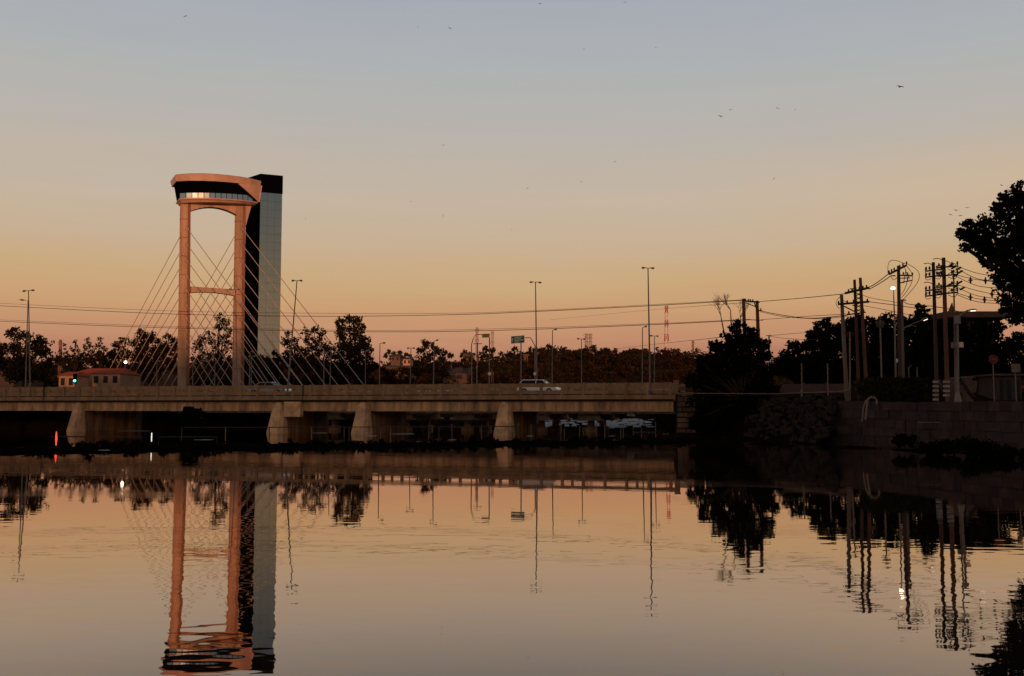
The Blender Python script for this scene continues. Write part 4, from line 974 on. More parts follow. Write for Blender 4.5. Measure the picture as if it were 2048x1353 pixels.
# H frame pair
t = pole("power_pole", "left and taller wooden pole of the braced pair rising out of the big bush", 1492, 790, 1487, 598, 98, 7.5, 'woodr')
arm(t, 1484, 602, 1519, 605, 97.8, .09, 'iron', (.2, .36, .48, .62)); arm(t, 1491, 606, 1514, 615, 97.9, .05, 'iron', name="brace"); arm(t, 1508, 605, 1512, 616, 97.7, .05, 'iron', name="brace")
t = pole("power_pole", "right pole of the braced pair rising out of the big bush", 1520, 790, 1514, 602, 98, 7.5, 'woodr')
arm(t, 1512, 621, 1524, 622, 97.8, .07, 'iron', (.8,)); arm(t, 1500, 640, 1526, 641, 97.8, .04, 'iron')
t = pole("power_pole", "thin white and black banded post right of the big bush", 1539, 790, 1538, 672, 100, 3.6, 'steel', group=None)
arm(t, 1532, 672, 1543, 671, 99.9, .04); mb = MB()
for k in range(4): mb.tube([at(1538.6, 720 + k * 10, 99.95), at(1538.7, 725 + k * 10, 99.95)], .13, 10)
mb.build("white_band", 'white', t)
# pale concrete pole
t = pole("power_pole", "pale grey concrete pole at the left of the right bank poles", 1693, 795, 1683, 590, 74, 8, 'concp')
arm(t, 1676, 609, 1738, 604, 73.6, .09, 'iron', (.02, .12, .3, .5, .95)); arm(t, 1686, 612, 1712, 625, 73.5, .05, 'iron', name="brace")
wirepts(t, arc(1683, 592, 1679, 618, -9, 0, 73.4)); wirepts(t, arc(1684, 600, 1712, 606, 0, 3, 73.4))
t = pole("power_pole", "darker left pole of the crossed leaning wooden pair", 1718, 792, 1709, 560, 72, 6.5, 'wood')
arm(t, 1690, 587, 1738, 576, 71.6, .10, 'iron', (.15, .3, .45, .6, .75, .9)); arm(t, 1700, 578, 1709, 578, 71.7, .04); arm(t, 1694, 630, 1731, 625, 71.6, .06, 'iron', (.1, .9))
mb = MB(); 
for k in range(6): y_ = 585 + k * 8; mb.tube([at(1711, y_, 71.6), at(1723, y_ + 8, 71.6)], .035, 4); mb.tube([at(1723, y_, 71.6), at(1711, y_ + 8, 71.6)], .035, 4)
mb.build("ladder_brace", 'iron', t)
t = pole("power_pole", "reddish right pole of the crossed leaning wooden pair", 1733, 792, 1720.5, 556, 72, 7, 'woodr')
arm(t, 1705, 612, 1727, 604, 71.6, .05)
# lamp post T
p = thing("floodlight_post", "slim post with a short reddish crossbar beside the pale concrete pole", "post", Vector(((1699 - 1024) / F * 73, 73, 3.2)))
mb = MB(); mb.tube([Vector(((1699 - 1024) / F * 73, 73, 3.2)), at(1699.5, 664, 73)], .06, 8); mb.build("pole", 'steel', p)
arm(p, 1689, 666, 1716, 667, 73, .06, 'red'); arm(p, 1693, 668, 1699, 672, 73, .04, 'red', name="brace"); arm(p, 1706, 668, 1700, 672, 73, .04, 'red', name="brace")
p = thing("floodlight_post", "grey pole with a black cluster of floodlights at its top behind the hedge", "post", Vector(((1763 - 1024) / F * 84, 84, 3.2)))
mb = MB(); mb.tube([Vector(((1763 - 1024) / F * 84, 84, 3.2)), at(1760, 640, 84)], [.09, .06], 8); mb.build("pole", 'steel', p)
mb = MB()
for dx, dy in ((-5, 6), (5, 5), (0, -4), (-3, 12), (4, 12)): mb.obox(at(1760 + dx, 640 + dy, 84), (1, .2, 0), (0, 1, .3), (0, 0, 1), .14, .1, .12)
mb.build("floodlight", 'iron', p)
p = thing("globe_lamp_post", "tall thin post with one bright glowing globe at its top", "street lamp", Vector(((1791 - 1024) / F * 82, 82, 3.2)))
mb = MB(); mb.tube([Vector(((1791 - 1024) / F * 82, 82, 3.2)), at(1789, 640, 82), at(1787, 578, 82)], [.09, .07, .035], 8); mb.build("pole", 'steel', p)
mb = MB(); mb.ball(at(1786, 577, 82), .17, .17, .12); mb.build("lamp_globe", 'lamp_on', p)
# big double pole with looping jumpers
t = pole("power_pole", "thick dark pole with drooping loops of wire around its head", 1799, 790, 1797, 532, 74, 7.5, 'wood')
arm(t, 1778, 549, 1813, 531, 73.6, .09, 'iron', (0, .15, .3, .62, .8, 1), .3); arm(t, 1785, 552, 1791, 552, 73.6, .05)
arm(t, 1799, 551, 1825, 552, 73.5, .06, 'iron', (.3, .6, 1)); arm(t, 1801, 566, 1824, 561, 73.5, .05, 'iron'); arm(t, 1799, 557, 1820, 556, 73.5, .04)
for a_ in ((1776, 548, 1810, 528, -12, -16), (1812, 527, 1806, 600, 30, -10), (1811, 530, 1803, 596, 18, -4), (1808, 533, 1803, 590, 9, 0), (1782, 552, 1797, 552, -2, 8)):
    wirepts(t, arc(*a_, 73.4), .022)
arm(t, 1803, 600, 1812, 601, 73.5, .05); arm(t, 1807, 567, 1812, 540, 73.5, .03); arm(t, 1815, 563, 1818, 548, 73.5, .03)
mb = MB(); mb.ball(at(1794, 722, 73.5), .09, .09, .18); mb.build("white_plate", 'white', t)
t = pole("power_pole", "slim pale pole hugging the thick looped pole, carrying a lit lamp arm", 1806, 790, 1804, 600, 76, 5, 'concp')
mb = MB(); mb.tube([at(1806, 657, 75.8), at(1830, 646, 75.8), at(1845, 641, 75.8)], .045, 6); mb.build("lamp_arm", 'steel', t); head(t, at(1842, 642, 75.8), at(1856, 636, 75.8), .1, .14, True)
mb = MB(); mb.tube([at(1806, 657, 75.8), at(1822, 652, 75.8), at(1834, 653, 75.8)], .035, 6); mb.build("lower_arm", 'steel', t)
# twin tall poles
def striped(t, px, y0, y1, n, Y, w_, dx=0):
    mb = MB(); step = (y1 - y0) / n
    for k in range(n): mb.tube([at(px + dx, y0 + k * step, Y), at(px + dx, y0 + (k + .5) * step, Y)], w_ / 2 * Y / F, 14)
    mb.build("white_band", 'stripe', t)
def arms6(t, pxs, xl, xr, Y, ys_, ins):
    for y_ in ys_: arm(t, xl, y_ + 2, xr, y_ - 2, Y, .055, 'iron', ins, .28)
t = pole("power_pole", "left and shorter of the two tall poles with striped bases", 1872, 812, 1866.5, 525, 62, 7.5, 'wood')
arms6(t, 0, 1851, 1884, 61.6, (541, 553, 580, 591), (.04, .25, .7, .95)); striped(t, 1871.5, 762, 806, 5, 62, 11.5)
for y_ in (528, 566): wirepts(t, arc(1848, y_, 1864, y_ + 2, 0, -2, 61.6), .025)
for y_ in (538, 550, 576, 588): wirepts(t, arc(1850, y_, 1862, y_ + 8, -3, 6, 61.5), .02); wirepts(t, arc(1870, y_ + 6, 1884, y_ - 2, 2, 6, 61.5), .02)
t = pole("power_pole", "right and taller of the two tall poles with striped bases", 1893, 812, 1887, 516, 61, 8.5, 'woodr')
arms6(t, 0, 1876, 1916, 60.6, (534, 551, 573, 587), (.05, .3, .7, .97)); striped(t, 1893, 762, 798, 4, 61, 13)
wirepts(t, arc(1866, 519, 1884, 520, 0, -2, 60.6), .025); wirepts(t, arc(1891, 522, 1902, 536, 3, -3, 60.6), .02)
for y_ in (532, 548, 570, 584):
    wirepts(t, arc(1894, y_ + 3, 1912, y_ - 2, 2, -5, 60.5), .02); wirepts(t, arc(1896, y_ + 6, 1916, y_, 3, 7, 60.5), .02)
for (x_, y_) in ((1903, 531), (1908, 536), (1918, 538), (1921, 545), (1900, 570), (1912, 574), (1920, 566), (1925, 578), (1910, 553)): arm(t, x_ - 5, y_ + 2, x_ + 4, y_ - 3, 60.4, .065, 'iron', name="insulator_string")
t = post_thing("power_pole", "thin grey pole right behind the two tall striped poles", "power pole", Vector(((1910 - 1024) / F * 66, 66, 3.0)), at(1907, 540, 66), .075, .05, 'concp', flange=False); t['group'] = UP
mb = MB(); mb.box(at(1902, 690, 65.8).x, at(1916, 690, 65.8).x, 65.5, 65.8, at(0, 697, 65.8).z, at(0, 685, 65.8).z); mb.build("meter_box", 'steeld', t)
mb = MB(); mb.ball(at(1911, 641, 65.9), .08, .08, .14); mb.build("small_lamp", 'lampoff', t)
# near lamp post with arm right
YLp = 58.5
b_ = at(1916, 803, YLp); t = post_thing("street_lamp", "grey lamp post on the stone wall's edge with one lit lamp on a long arm", "street lamp", Vector((b_.x, YLp, 3.02)), at(1915, 632, YLp), .085, .07, 'steeld')
mb = MB(); bz = Vector((b_.x, YLp, 3.02)); mb.tube([bz, bz + Vector((0, 0, .45)), bz + Vector((0, 0, .6))], [.24, .15, .1], 8); mb.build("base_plate", 'steel', t)
mb = MB(); mb.tube([at(1916, 633, YLp), at(1925, 627, YLp), at(1936, 621, YLp)], .05, 6); mb.build("lamp_arm", 'steel', t); head(t, at(1936, 621, YLp), at(1953, 620, YLp), .06, .10, True)
mb = MB(); c = at(1922, 690, YLp - .1); mb.obox(c, (1, 0, 0), (0, 1, 0), (0, 0, 1), .12, .06, .16); mb.build("sign_box", 'pinks', t)
mb = MB(); c = at(1915, 640, YLp - .05); mb.obox(c, (1, 0, 0), (0, 1, 0), (0, 0, 1), .13, .13, .25); mb.build("control_box", 'steel', t)
# thin posts by the hedge
for px, yt, lab in ((1603, 727, "bare slim post above the drain pipes"), (1655, 727, "bare slim dark post between drain pipes and pale concrete pole"), (1817, 735, "short thin pole with a bent tip behind the hedge"), (1834, 735, "plain short stub pole behind the hedge's right end")):
    Yp = 80 if px < 1700 else 76; o = thing("fence_post", lab, "post", Vector(((px - 1024) / F * Yp, Yp, 3.2)), "thin posts on the right bank")
    mb = MB(); pp = [Vector(((px - 1024) / F * Yp, Yp, 3.2)), at(px, yt, Yp)]
    if px == 1817: pp.append(at(px + 6, yt - 5, Yp))
    mb.tube(pp, .055, 6); mb.build("post", 'concp' if px != 1655 else 'steeld', o)
# round red sign, white sign, cabinets, slab roof building
o = thing("stop_sign", "dim red octagonal road sign on a post under the dark trees", "road sign", Vector(((1988 - 1024) / F * 62, 62, 3.0)))
mb = MB(); c = at(1987, 719, 62)
mb.tube([Vector(((1988 - 1024) / F * 62, 62.08, 3.0)), c + Vector((0, .08, 0))], .04, 6); mb.build("post", 'steeld', o)
mb = MB(); ring = lambda r_, y_: [c + Vector((math.cos(math.pi / 8 + math.pi / 4 * k) * r_, y_, math.sin(math.pi / 8 + math.pi / 4 * k) * r_)) for k in range(8)]
mb.loft([ring(.32, .03), ring(.32, 0)]); sg = mb.build("sign_plate", 'red', o)
fc = bpy.data.curves.new("lettering", 'FONT'); fc.body = "PARE"; fc.size = .2; fc.align_x = 'CENTER'; fc.align_y = 'CENTER'
fo = bpy.data.objects.new("lettering", fc); sc.collection.objects.link(fo); bpy.context.view_layer.update()
me = bpy.data.meshes.new_from_object(fo.evaluated_get(bpy.context.evaluated_depsgraph_get())); bpy.data.objects.remove(fo)
me.transform(Matrix.Translation(c + Vector((0, -.01, 0))) @ Matrix.Rotation(math.pi / 2, 4, 'X')); me.materials.append(M['steeld'])
fo = bpy.data.objects.new("lettering", me); sc.collection.objects.link(fo); fo.parent = sg; fo.matrix_parent_inverse = Matrix()
# parented under sg: sg carries the thing's inverse already, so add it here too
fo.matrix_parent_inverse = sg.matrix_parent_inverse.inverted() @ parent_inv[o.name] if False else Matrix()
o = thing("notice_board", "white faced notice board on a post near the right edge", "sign", Vector(((2033 - 1024) / F * 60, 60, 3.0)))
mb = MB(); a = at(2023, 728, 60); b = at(2041, 745, 60); mb.box(a.x, b.x, 60, 60.06, b.z, a.z); mb.build("board", 'concp', o)
mb = MB(); mb.tube([((a.x + b.x) / 2, 60.1, 3.0), ((a.x + b.x) / 2, 60.1, a.z)], .04, 6); mb.build("post", 'steeld', o)
o = thing("utility_cabinet", "pale utility cabinet beside the grey lamp post's foot", "cabinet", Vector((at(1934, 780, 68).x, 68, 3.0)), "pale boxes on the right bank")
mb = MB(); a = at(1927, 756, 68); b = at(1941, 790, 68); mb.box(a.x, b.x, 67.6, 68.3, 3.0, a.z); mb.build("body", 'walld', o); mb = MB(); mb.box(a.x - .05, b.x + .05, 67.55, 68.35, a.z, a.z + .08); mb.build("lid", 'concp', o)
o = thing("utility_cabinet", "pale utility cabinet between the striped pole and the lamp post", "cabinet", Vector((at(1908, 780, 69).x, 69, 3.0)), "pale boxes on the right bank")
mb = MB(); a = at(1903, 758, 69); b = at(1914, 790, 69); mb.box(a.x, b.x, 68.6, 69.3, 3.0, a.z); mb.build("body", 'walld', o); mb = MB(); mb.box(a.x - .05, b.x + .05, 68.55, 69.35, a.z, a.z + .08); mb.build("lid", 'concp', o)
o = thing("kiosk", "low pale kiosk wall with dark openings under the trees at the right", "kiosk", Vector((at(2008, 770, 76).x, 76, 3.0)))
mb = MB(); a = at(1994, 752, 76); b = at(2044, 790, 76); mb.box(a.x, b.x, 76, 79, 3.0, a.z); mb.build("wall", 'cpipe', o)
mb = MB(); mb.box(a.x - .3, b.x + .3, 75.6, 79.3, a.z, a.z + .15); mb.build("roof", 'walld', o)
for k in (1999, 2014, 2032):
    mb = MB(); q0 = at(k, 760, 76); q1 = at(k + 8, 786, 76); mb.box(q0.x, q1.x, 75.96, 76.0, 3.3, q0.z); mb.build("opening", 'window', o)
o = thing("slab_roof_shelter", "dark building with a wide flat brown slab roof showing above the trees", "building", Vector((at(1945, 640, 126).x, 126, 3.0)))
mb = MB(); a = at(1893, 623, 124); b = at(2030, 635, 124); mb.box(a.x, b.x, 124, 138, b.z, a.z); mb.build("roof", 'roofd', o)
mb = MB(); mb.box(a.x + 1.5, b.x - 1.5, 127, 136, 2.9, b.z); mb.build("wall", 'walld', o)
mb = MB(); c = at(1898, 623, 125); c2 = at(1905, 606, 125); mb.add([c, at(1908, 623, 125), c2, c + Vector((0, .3, 0)), at(1908, 623, 125.3), c2 + Vector((0, .3, 0))], [(0, 1, 2), (5, 4, 3), (0, 3, 4, 1), (1, 4, 5, 2), (2, 5, 3, 0)]); mb.build("roof_fin", 'roofd', o)
# leaning dark trunk prop near cabinet
o = thing("leaning_prop", "dark slanting timber leaning down beside the lamp post's foot", "post", at(1950, 795, 60))
mb = MB(); mb.tube([at(1923, 762, 60), at(1938, 785, 60), at(1948, 796, 60)], [.09, .12, .14], 6); mb.build("timber", 'bark', o)

# ------------------------------------------------------------ long overhead wires
def wire(label, pts, r_, group="long wires crossing the sky"):
    P = [at(*p) for p in pts]; out = []
    for i in range(len(P) - 1):   # catmull-rom smoothing
        p0 = P[max(i - 1, 0)]; p1 = P[i]; p2 = P[i + 1]; p3 = P[min(i + 2, len(P) - 1)]
        for k in range(6):
            t = k / 6; out.append(.5 * ((2 * p1) + (p2 - p0) * t + (2 * p0 - 5 * p1 + 4 * p2 - p3) * t * t + (3 * p1 - p0 - 3 * p2 + p3) * t ** 3))
    out.append(P[-1]); mb = MB(); mb.tube(out, r_, 5); o = mb.build("overhead_wire", 'wire', origin=out[len(out) // 2]); return tag(o, label, "wire", group)
wire("darker lower wire of the upper pair sagging across the whole left sky", [(-160, 603, 140), (0, 612, 136), (330, 628, 128), (640, 633, 120), (900, 630, 114), (1060, 624, 108), (1300, 612, 102), (1487, 601, 98)], .034)
wire("fainter top wire of the upper pair sagging across the left sky", [(-160, 598, 142), (0, 607, 138), (330, 622, 130), (640, 627, 122), (900, 627, 116), (1060, 622, 110), (1300, 610, 104), (1487, 600, 98)], .020)
wire("thick lower wire of the pair just above the treetops", [(-160, 634, 142), (0, 643, 138), (330, 656, 130), (740, 664, 120), (1000, 661, 112), (1300, 650, 104), (1500, 640, 98)], .034)
wire("thin upper wire of the pair just above the treetops", [(-160, 631, 144), (0, 640, 140), (330, 653, 132), (740, 661.5, 122), (1000, 658, 114), (1300, 648, 106), (1500, 639, 98)], .020)
wire("rising low wire passing over the lone lattice tower to the big bush", [(1225, 699, 300), (1300, 690, 260), (1386, 681, 180), (1440, 675, 130), (1500, 668, 98)], .04)
wire("faint wire slanting past the radio mast's middle", [(1100, 640, 300), (1220, 628, 240), (1330, 618, 180), (1487, 606, 98)], .022)
wire("top wire from the braced pole pair to the crossed leaning poles", [(1516, 604, 98), (1600, 597, 86), (1690, 588, 72.5)], .03)
wire("sagging thick wire leaving the braced pair toward the right trees", [(1520, 622, 98), (1560, 630, 92), (1620, 637, 84), (1694, 631, 72.5)], .034)
wire("second sagging wire just below the first, from braced pair to right trees", [(1520, 624, 98), (1570, 634, 92), (1640, 638, 84), (1694, 633, 72.5)], .022)
wire("level wire from the braced pair meeting the sagging ones at the trees", [(1522, 640, 98), (1600, 634, 86), (1700, 628, 72)], .022)
wire("low thin wire from the white banded post toward the humped tree", [(1538, 672, 100), (1580, 668, 104), (1640, 664, 110)], .022)
wire("lower sagging thin wire from the white banded post to the trees", [(1538, 673, 100), (1580, 678, 104), (1640, 680, 110)], .022)
wire("upper of two wires rising steeply from crossed poles to the looped pole", [(1738, 575, 71.8), (1755, 565, 72.5), (1780, 546, 73.6)], .034)
wire("lower of two wires rising steeply from crossed poles to the looped pole", [(1738, 579, 71.8), (1758, 568, 72.5), (1784, 551, 73.6)], .034)
wire("drooping wire from crossed poles to the slim pole behind the loops", [(1724, 590, 71.8), (1745, 597, 72.2), (1798, 606, 75)], .02)
wire("long wire from the crossed poles' lower arm toward the twin tall poles", [(1738, 604, 73), (1800, 612, 72), (1840, 618, 68), (1868, 618, 62)], .026)
wire("lower companion wire from the crossed poles passing the looped pole", [(1728, 612, 73), (1790, 624, 74), (1866, 640, 70)], .02)
wire("wire running from the looped pole's side down to the twin tall poles", [(1803, 600, 73.5), (1815, 608, 72), (1840, 611, 68), (1868, 613, 62)], .026)
wire("short thick cable from twin poles to the slab roof", [(1868, 614, 62), (1890, 617, 70), (1920, 624, 97)], .03)
k = 0
ords = ["topmost", "second", "third", "fourth", "fifth", "sixth", "seventh", "lowest"]
for (y0, y1, y2, x2) in ((532, 549, 556, 2010), (536, 560, 563, 2010), (550, 562, 566, 2010), (553, 574, 577, 2005), (569, 584, 594, 2015), (574, 594, 600, 2015), (586, 600, 604, 2015), (589, 606, 608, 2015)):
    wire(ords[k] + " of the bunched wires drooping from the twin tall poles to the overhanging tree", [(1912, y0, 60.6), (1955, y1 - 2, 59.5), (x2, y2, 58)], .019, "bunched wires right of the twin tall poles"); k += 1
for x_, y_, lab in ((1941, 561, "upper left cross shaped spacer on the bunched wires"), (1971, 562, "upper right cross shaped spacer on the bunched wires"), (1941, 595, "lower left cross shaped spacer on the bunched wires"), (1969, 600, "lower middle cross shaped spacer on the bunched wires"), (1984, 589, "small lower right cross shaped spacer on the bunched wires")):
    c = at(x_, y_, 59.6); mb = MB(); mb.tube([c - Vector((0, 0, .22)), c, c + Vector((0, 0, .22))], [.03, .09, .03], 6); mb.tube([c - Vector((.13, 0, 0)), c + Vector((.13, 0, 0))], .035, 5); tag(mb.build("wire_spacer", 'iron', origin=c), lab, "wire spacer", "cross shaped wire spacers")

# ------------------------------------------------------------ cars
def car(label, px, t_off, paint, facing=1, hatch=True, z=3.97, Lc=4.15, Hc=1.52, px_is_world=None):
    c = bpt(px, t_off, z); th = thing("parked_car" if False else "car", label, "car", c, "cars crossing the bridge", rz=RZ + (0 if facing > 0 else math.pi), local=True)
    W_ = 1.74; L2 = Lc / 2; s_ = Hc / 1.52
    prof = [(-L2, .42), (-L2 + .02, .78), (-L2 + .10, .95), (L2 - 1.35, .97), (L2 - .45, .80), (L2 - .08, .66), (L2, .45), (L2 - .08, .24), (-L2 + .1, .24)]
    mb = MB(); rings = []
    for y_, k in ((-W_ / 2, .955), (-W_ / 2 + .08, 1), (W_ / 2 - .08, 1), (W_ / 2, .955)): rings.append([(x * (k * .3 + .7), y_, (zq - .5) * k + .5) for x, zq in prof])
    mb.loft(rings); mb.build("body", paint, th, smooth=False)
    rr = -L2 + (.12 if hatch else .75); gt = [(rr, .955), (rr + (.42 if hatch else .6), Hc - .06), (.55, Hc - .06), (L2 - 1.0, .955)]
    mb = MB(); mb.loft([[(x, y_ * (1 if zq < 1 else .8), zq) for x, zq in gt] for y_ in (-W_ / 2 + .07, W_ / 2 - .07)]); mb.build("windows", 'glass', th)
    mb = MB(); x0, x1 = gt[1][0] - .05, gt[2][0] + .08
    mb.loft([[(x0, -.6, Hc - .06), (x1, -.6, Hc - .06), (x1, .6, Hc - .06), (x0, .6, Hc - .06)], [(x0 + .2, -.5, Hc), (x1 - .25, -.5, Hc), (x1 - .25, .5, Hc), (x0 + .2, .5, Hc)]])
    for y_ in (-1, 1):
        for (xa, za), (xb, zb_) in (((rr, .955), (gt[1][0], Hc - .06)), ((gt[2][0], Hc - .06), (gt[3][0], .955)), ((gt[1][0], Hc - .06), (gt[2][0], Hc - .06)), ((-.15, .955), (-.12, Hc - .06))):
            ya = .81 if za < 1 else .645; yb = .81 if zb_ < 1 else .645; mb.tube([(xa, y_ * ya, za), (xb, y_ * yb, zb_)], .045, 5)
    mb.build("roof", paint, th)
    for x in (-L2 + .78, L2 - .82):
        for y_ in (-1, 1):
            mb = MB(); mb.tube([(x, y_ * (W_ / 2 - .2), .32), (x, y_ * (W_ / 2 + .01), .32)], .32, 16); wh = mb.build("wheel", 'tyre', th); mb = MB(); mb.tube([(x, y_ * (W_ / 2 + .005), .32), (x, y_ * (W_ / 2 + .025), .32)], .19, 12); mb.build("rim", 'rim', wh)
    for y_ in (-.62, .62):
        mb = MB(); mb.ball((L2 - .1, y_, .62), .16, .18, .09); mb.build("headlight", 'headl', th)
        mb = MB(); mb.ball((-L2 + .05, y_ * 1.1, .82), .08, .12, .13); mb.build("tail_light", 'tail', th)
    for y_ in (-1, 1):
        mb = MB(); mb.ball((.85, y_ * (W_ / 2 + .06), 1.02), .09, .1, .07); mb.build("mirror", paint, th)
    return th
car("white hatchback driving right on the near bridge deck", 1078, 4.6, 'carw', 1)
car("silver sedan crossing the bridge in front of the mirrored tower", 540, 3.2, 'cars', 1, hatch=False, Hc=1.45, Lc=4.5)
car("white car with only its roof showing above the parapet near the warehouse", 872, 20, 'carw', 1, hatch=False, Hc=1.5)
car("dark car heading left behind the parapet right of the white hatchback", 1180, 19, 'card', -1, hatch=False, Hc=1.52)
car("pale car roof barely showing beside the tallest lamp post", 1308, 20, 'cars', 1, hatch=False, Hc=1.42)
car("dark car roof showing at the right end of the cable fan", 715, 20, 'cars', -1, hatch=False, Hc=1.42)

# ------------------------------------------------------------ houses on the far side
def house(label, x0, x1, ybot, yeave, yridge, Y, wall, roof, depth=8, wins=2, group="houses on the far bank", name="house", hip=.15):
    a = at(x0, yeave, Y); b = at(x1, yeave, Y); rz_ = at(x0, yridge, Y).z; g_ = max(min(gz((a.x + b.x) / 2, Y), at(x0, ybot, Y).z), at(x0, ybot, Y).z - 3); t = thing(name, label, "house", Vector(((a.x + b.x) / 2, Y, g_)), group)
    mb = MB(); mb.box(a.x, b.x, Y, Y + depth, g_ - .5, a.z); mb.build("wall", wall, t)
    e = .5 * Y / 250; L_ = b.x - a.x; mb = MB(); y0 = Y - e; y1 = Y + depth + e; x0_ = a.x - e; x1_ = b.x + e; h_ = L_ * hip; ym = (y0 + y1) / 2
    mb.add([(x0_, y0, a.z), (x1_, y0, a.z), (x1_, y1, a.z), (x0_, y1, a.z), (x0_ + h_, ym, rz_), (x1_ - h_, ym, rz_)], [(0, 1, 5, 4), (1, 2, 5), (2, 3, 4, 5), (3, 0, 4), (3, 2, 1, 0)]); mb.build("roof", roof, t)
    for k in range(wins):
        cx = a.x + L_ * (k + .5) / wins; hh = (a.z - g_); mb = MB(); mb.box(cx - L_ * .12 / wins * 2, cx + L_ * .12 / wins * 2, Y - .06, Y, a.z - min(2.0, hh * .6), a.z - .5); mb.build("window", 'window', t)
    return t
house("long low house with a bright terracotta roof left of the pylon", 145, 240, 768, 748, 735, 214, 'wallp', 'roof', 12, 5)
house("smaller terracotta roofed wing at the left end of the long red roofed house", 118, 150, 768, 752, 743, 205, 'wallp', 'roof', 7, 2)
house("dim low building with a dusky roof behind the left cable fan", 262, 330, 768, 745, 740, 236, 'walld', 'roofd', 9, 4)
house("pale low shed with lit wall low at the left edge", -20, 28, 768, 744, 738, 200, 'walld', 'roofd', 9, 2)
house("dim low shed between the left edge tree and the red roofed house", 30, 60, 768, 758, 752, 205, 'walld', 'roofd', 6, 2)
house("brown roofed warehouse low behind the bridge in the middle", 886, 952, 764, 747, 733, 345, 'walld', 'roofd', 16, 3, name="warehouse")
house("small pale far house on the skyline at left of the middle", 782, 800, 722, 713, 708, 500, 'walld', 'roofd', 10, 2)
house("small pale far house half hidden right of the skyline's left house", 806, 822, 728, 719, 714, 470, 'wallp', 'roofd', 10, 2)
house("long faded roofed shed on the slope below the skyline houses", 768, 826, 742, 735, 730, 400, 'walld', 'roofd', 14, 3)
house("pale pink far house on the skyline left of the yellow sign", 926, 948, 716, 709, 705, 520, 'walld', 'roofd', 10, 2)
house("small far house with pale walls below the green sign", 1044, 1056, 720, 712, 708, 500, 'walld', 'roof', 8, 2)
house("tiny pale far house between two lamp posts right of the white hatchback", 1112, 1122, 715, 709, 706, 520, 'walld', 'roofd', 8, 1)
house("tiny pale far house on the hill just right of the radio mast's foot", 1362, 1370, 726, 719, 716, 600, 'wallp', 'roofd', 8, 1)

# ------------------------------------------------------------ water details
wk = thing("old_walkway_rail", "rusty horizontal pipe rail on posts standing in the shallows before the bridge", "railing", (-8, 78, 0))
A0 = Vector((-27.5, 82, 0)); A1 = Vector((.5, 84, 0))
mb = MB(); mb.tube([zz(A0, 1.0), zz(A1, 1.05)], .045, 6); mb.build("rail", 'iron', wk)
for k in range(9):
    c = A0.lerp(A1, k / 8) + Vector((rnd.uniform(-.4, .4), 0, 0)); mb = MB(); mb.tube([zz(c, -.5), zz(c, 1.04)], .045, 6); mb.build("post", 'concp' if k % 2 else 'iron', wk)
wk = thing("old_walkway_rail", "second dark low pipe rail with square loops in the shallows at the left", "railing", (-30, 72, 0))
mb = MB(); B0 = Vector((-34, 72, 0)); B1 = Vector((-22, 73, 0)); mb.tube([zz(B0, .55), zz(B0.lerp(B1, .55), .5), zz(B0.lerp(B1, .55), -.3)], .05, 6); mb.tube([zz(B0.lerp(B1, .65), -.3), zz(B0.lerp(B1, .65), .5), zz(B1, .5), zz(B1, -.3)], .05, 6); mb.build("rail", 'iron', wk)
stakes = [(1037, "beside the right pier"), (1062, "just right of the pier nearest the middle"), (1121, "left one of a close pair under the far girder"), (1128, "under the bridge's right half"), (1158, "right one of a close pair under the far girder"), (1166, "fourth from the right bank"),
          (1192, "leaning slightly before the dark column"), (1208, "below the far girder's middle"), (1240, "left stake of the twin pair near the right bank"), (1245, "right stake of the twin pair near the right bank"), (1266, "short one in front of the white foam"), (1282, "thin one left of the pale drift plank"), (1310, "tallest next to the stone abutment"),
          (690, "lone thin one between the left piers"), (762, "thin one right of the round nosed pier"), (858, "thin one in the dark middle water"), (878, "pale topped one in the dark middle water"), (905, "thin one left of the brown column")]
for px, lab in stakes:
    Yp = rnd.uniform(86, 91) if px > 1000 else rnd.uniform(84, 90); hgt = rnd.uniform(.7, 1.25) + (.6 if px == 1310 else 0); c = Vector(((px - 1024) / F * Yp, Yp, 0)); mb = MB()
    mb.tube([c + Vector((0, 0, -.6)), c + Vector((rnd.uniform(-.06, .06), 0, hgt))], .035, 6); mb.tube([c + Vector((0, 0, hgt - .02)), c + Vector((0, 0, hgt + .04))], .05, 6)
    tag(mb.build("wooden_stake", 'concp', origin=c), "thin pale stake in the water, " + lab, "stake", "thin stakes standing in the water")
# red and white reflections on the water, built as glowing tubes on added posts
for px, y0, y1, mm, lab in ((112, 864, 893, 'redl', "slim red light reflection built as a glowing tube left of the first pier"), (303, 866, 884, 'whitel', "slim white light reflection built as a glowing tube left of the narrow bush")):
    Yp = 68; b_ = at(px, y1, Yp); t_ = at(px, y0, Yp); o = thing("light_reflection", lab, "light reflection", Vector((b_.x, Yp, 0)), "glowing reflections on the water")
    mb = MB(); mb.tube([Vector((b_.x, Yp, -.3)), zz(b_, max(.05, b_.z))], .05, 6); mb.build("post", 'iron', o)  # support post added under the glowing tube
    mb = MB(); z0_ = max(.06, b_.z); zt_ = t_.z
    mb.tube([Vector((b_.x, Yp, z0_)), Vector((b_.x, Yp, (z0_ + zt_) / 2)), Vector((b_.x, Yp, zt_))], [.03, .07 if mm == 'redl' else .04, .03], 8); mb.build("reflection_tube", mm, o)
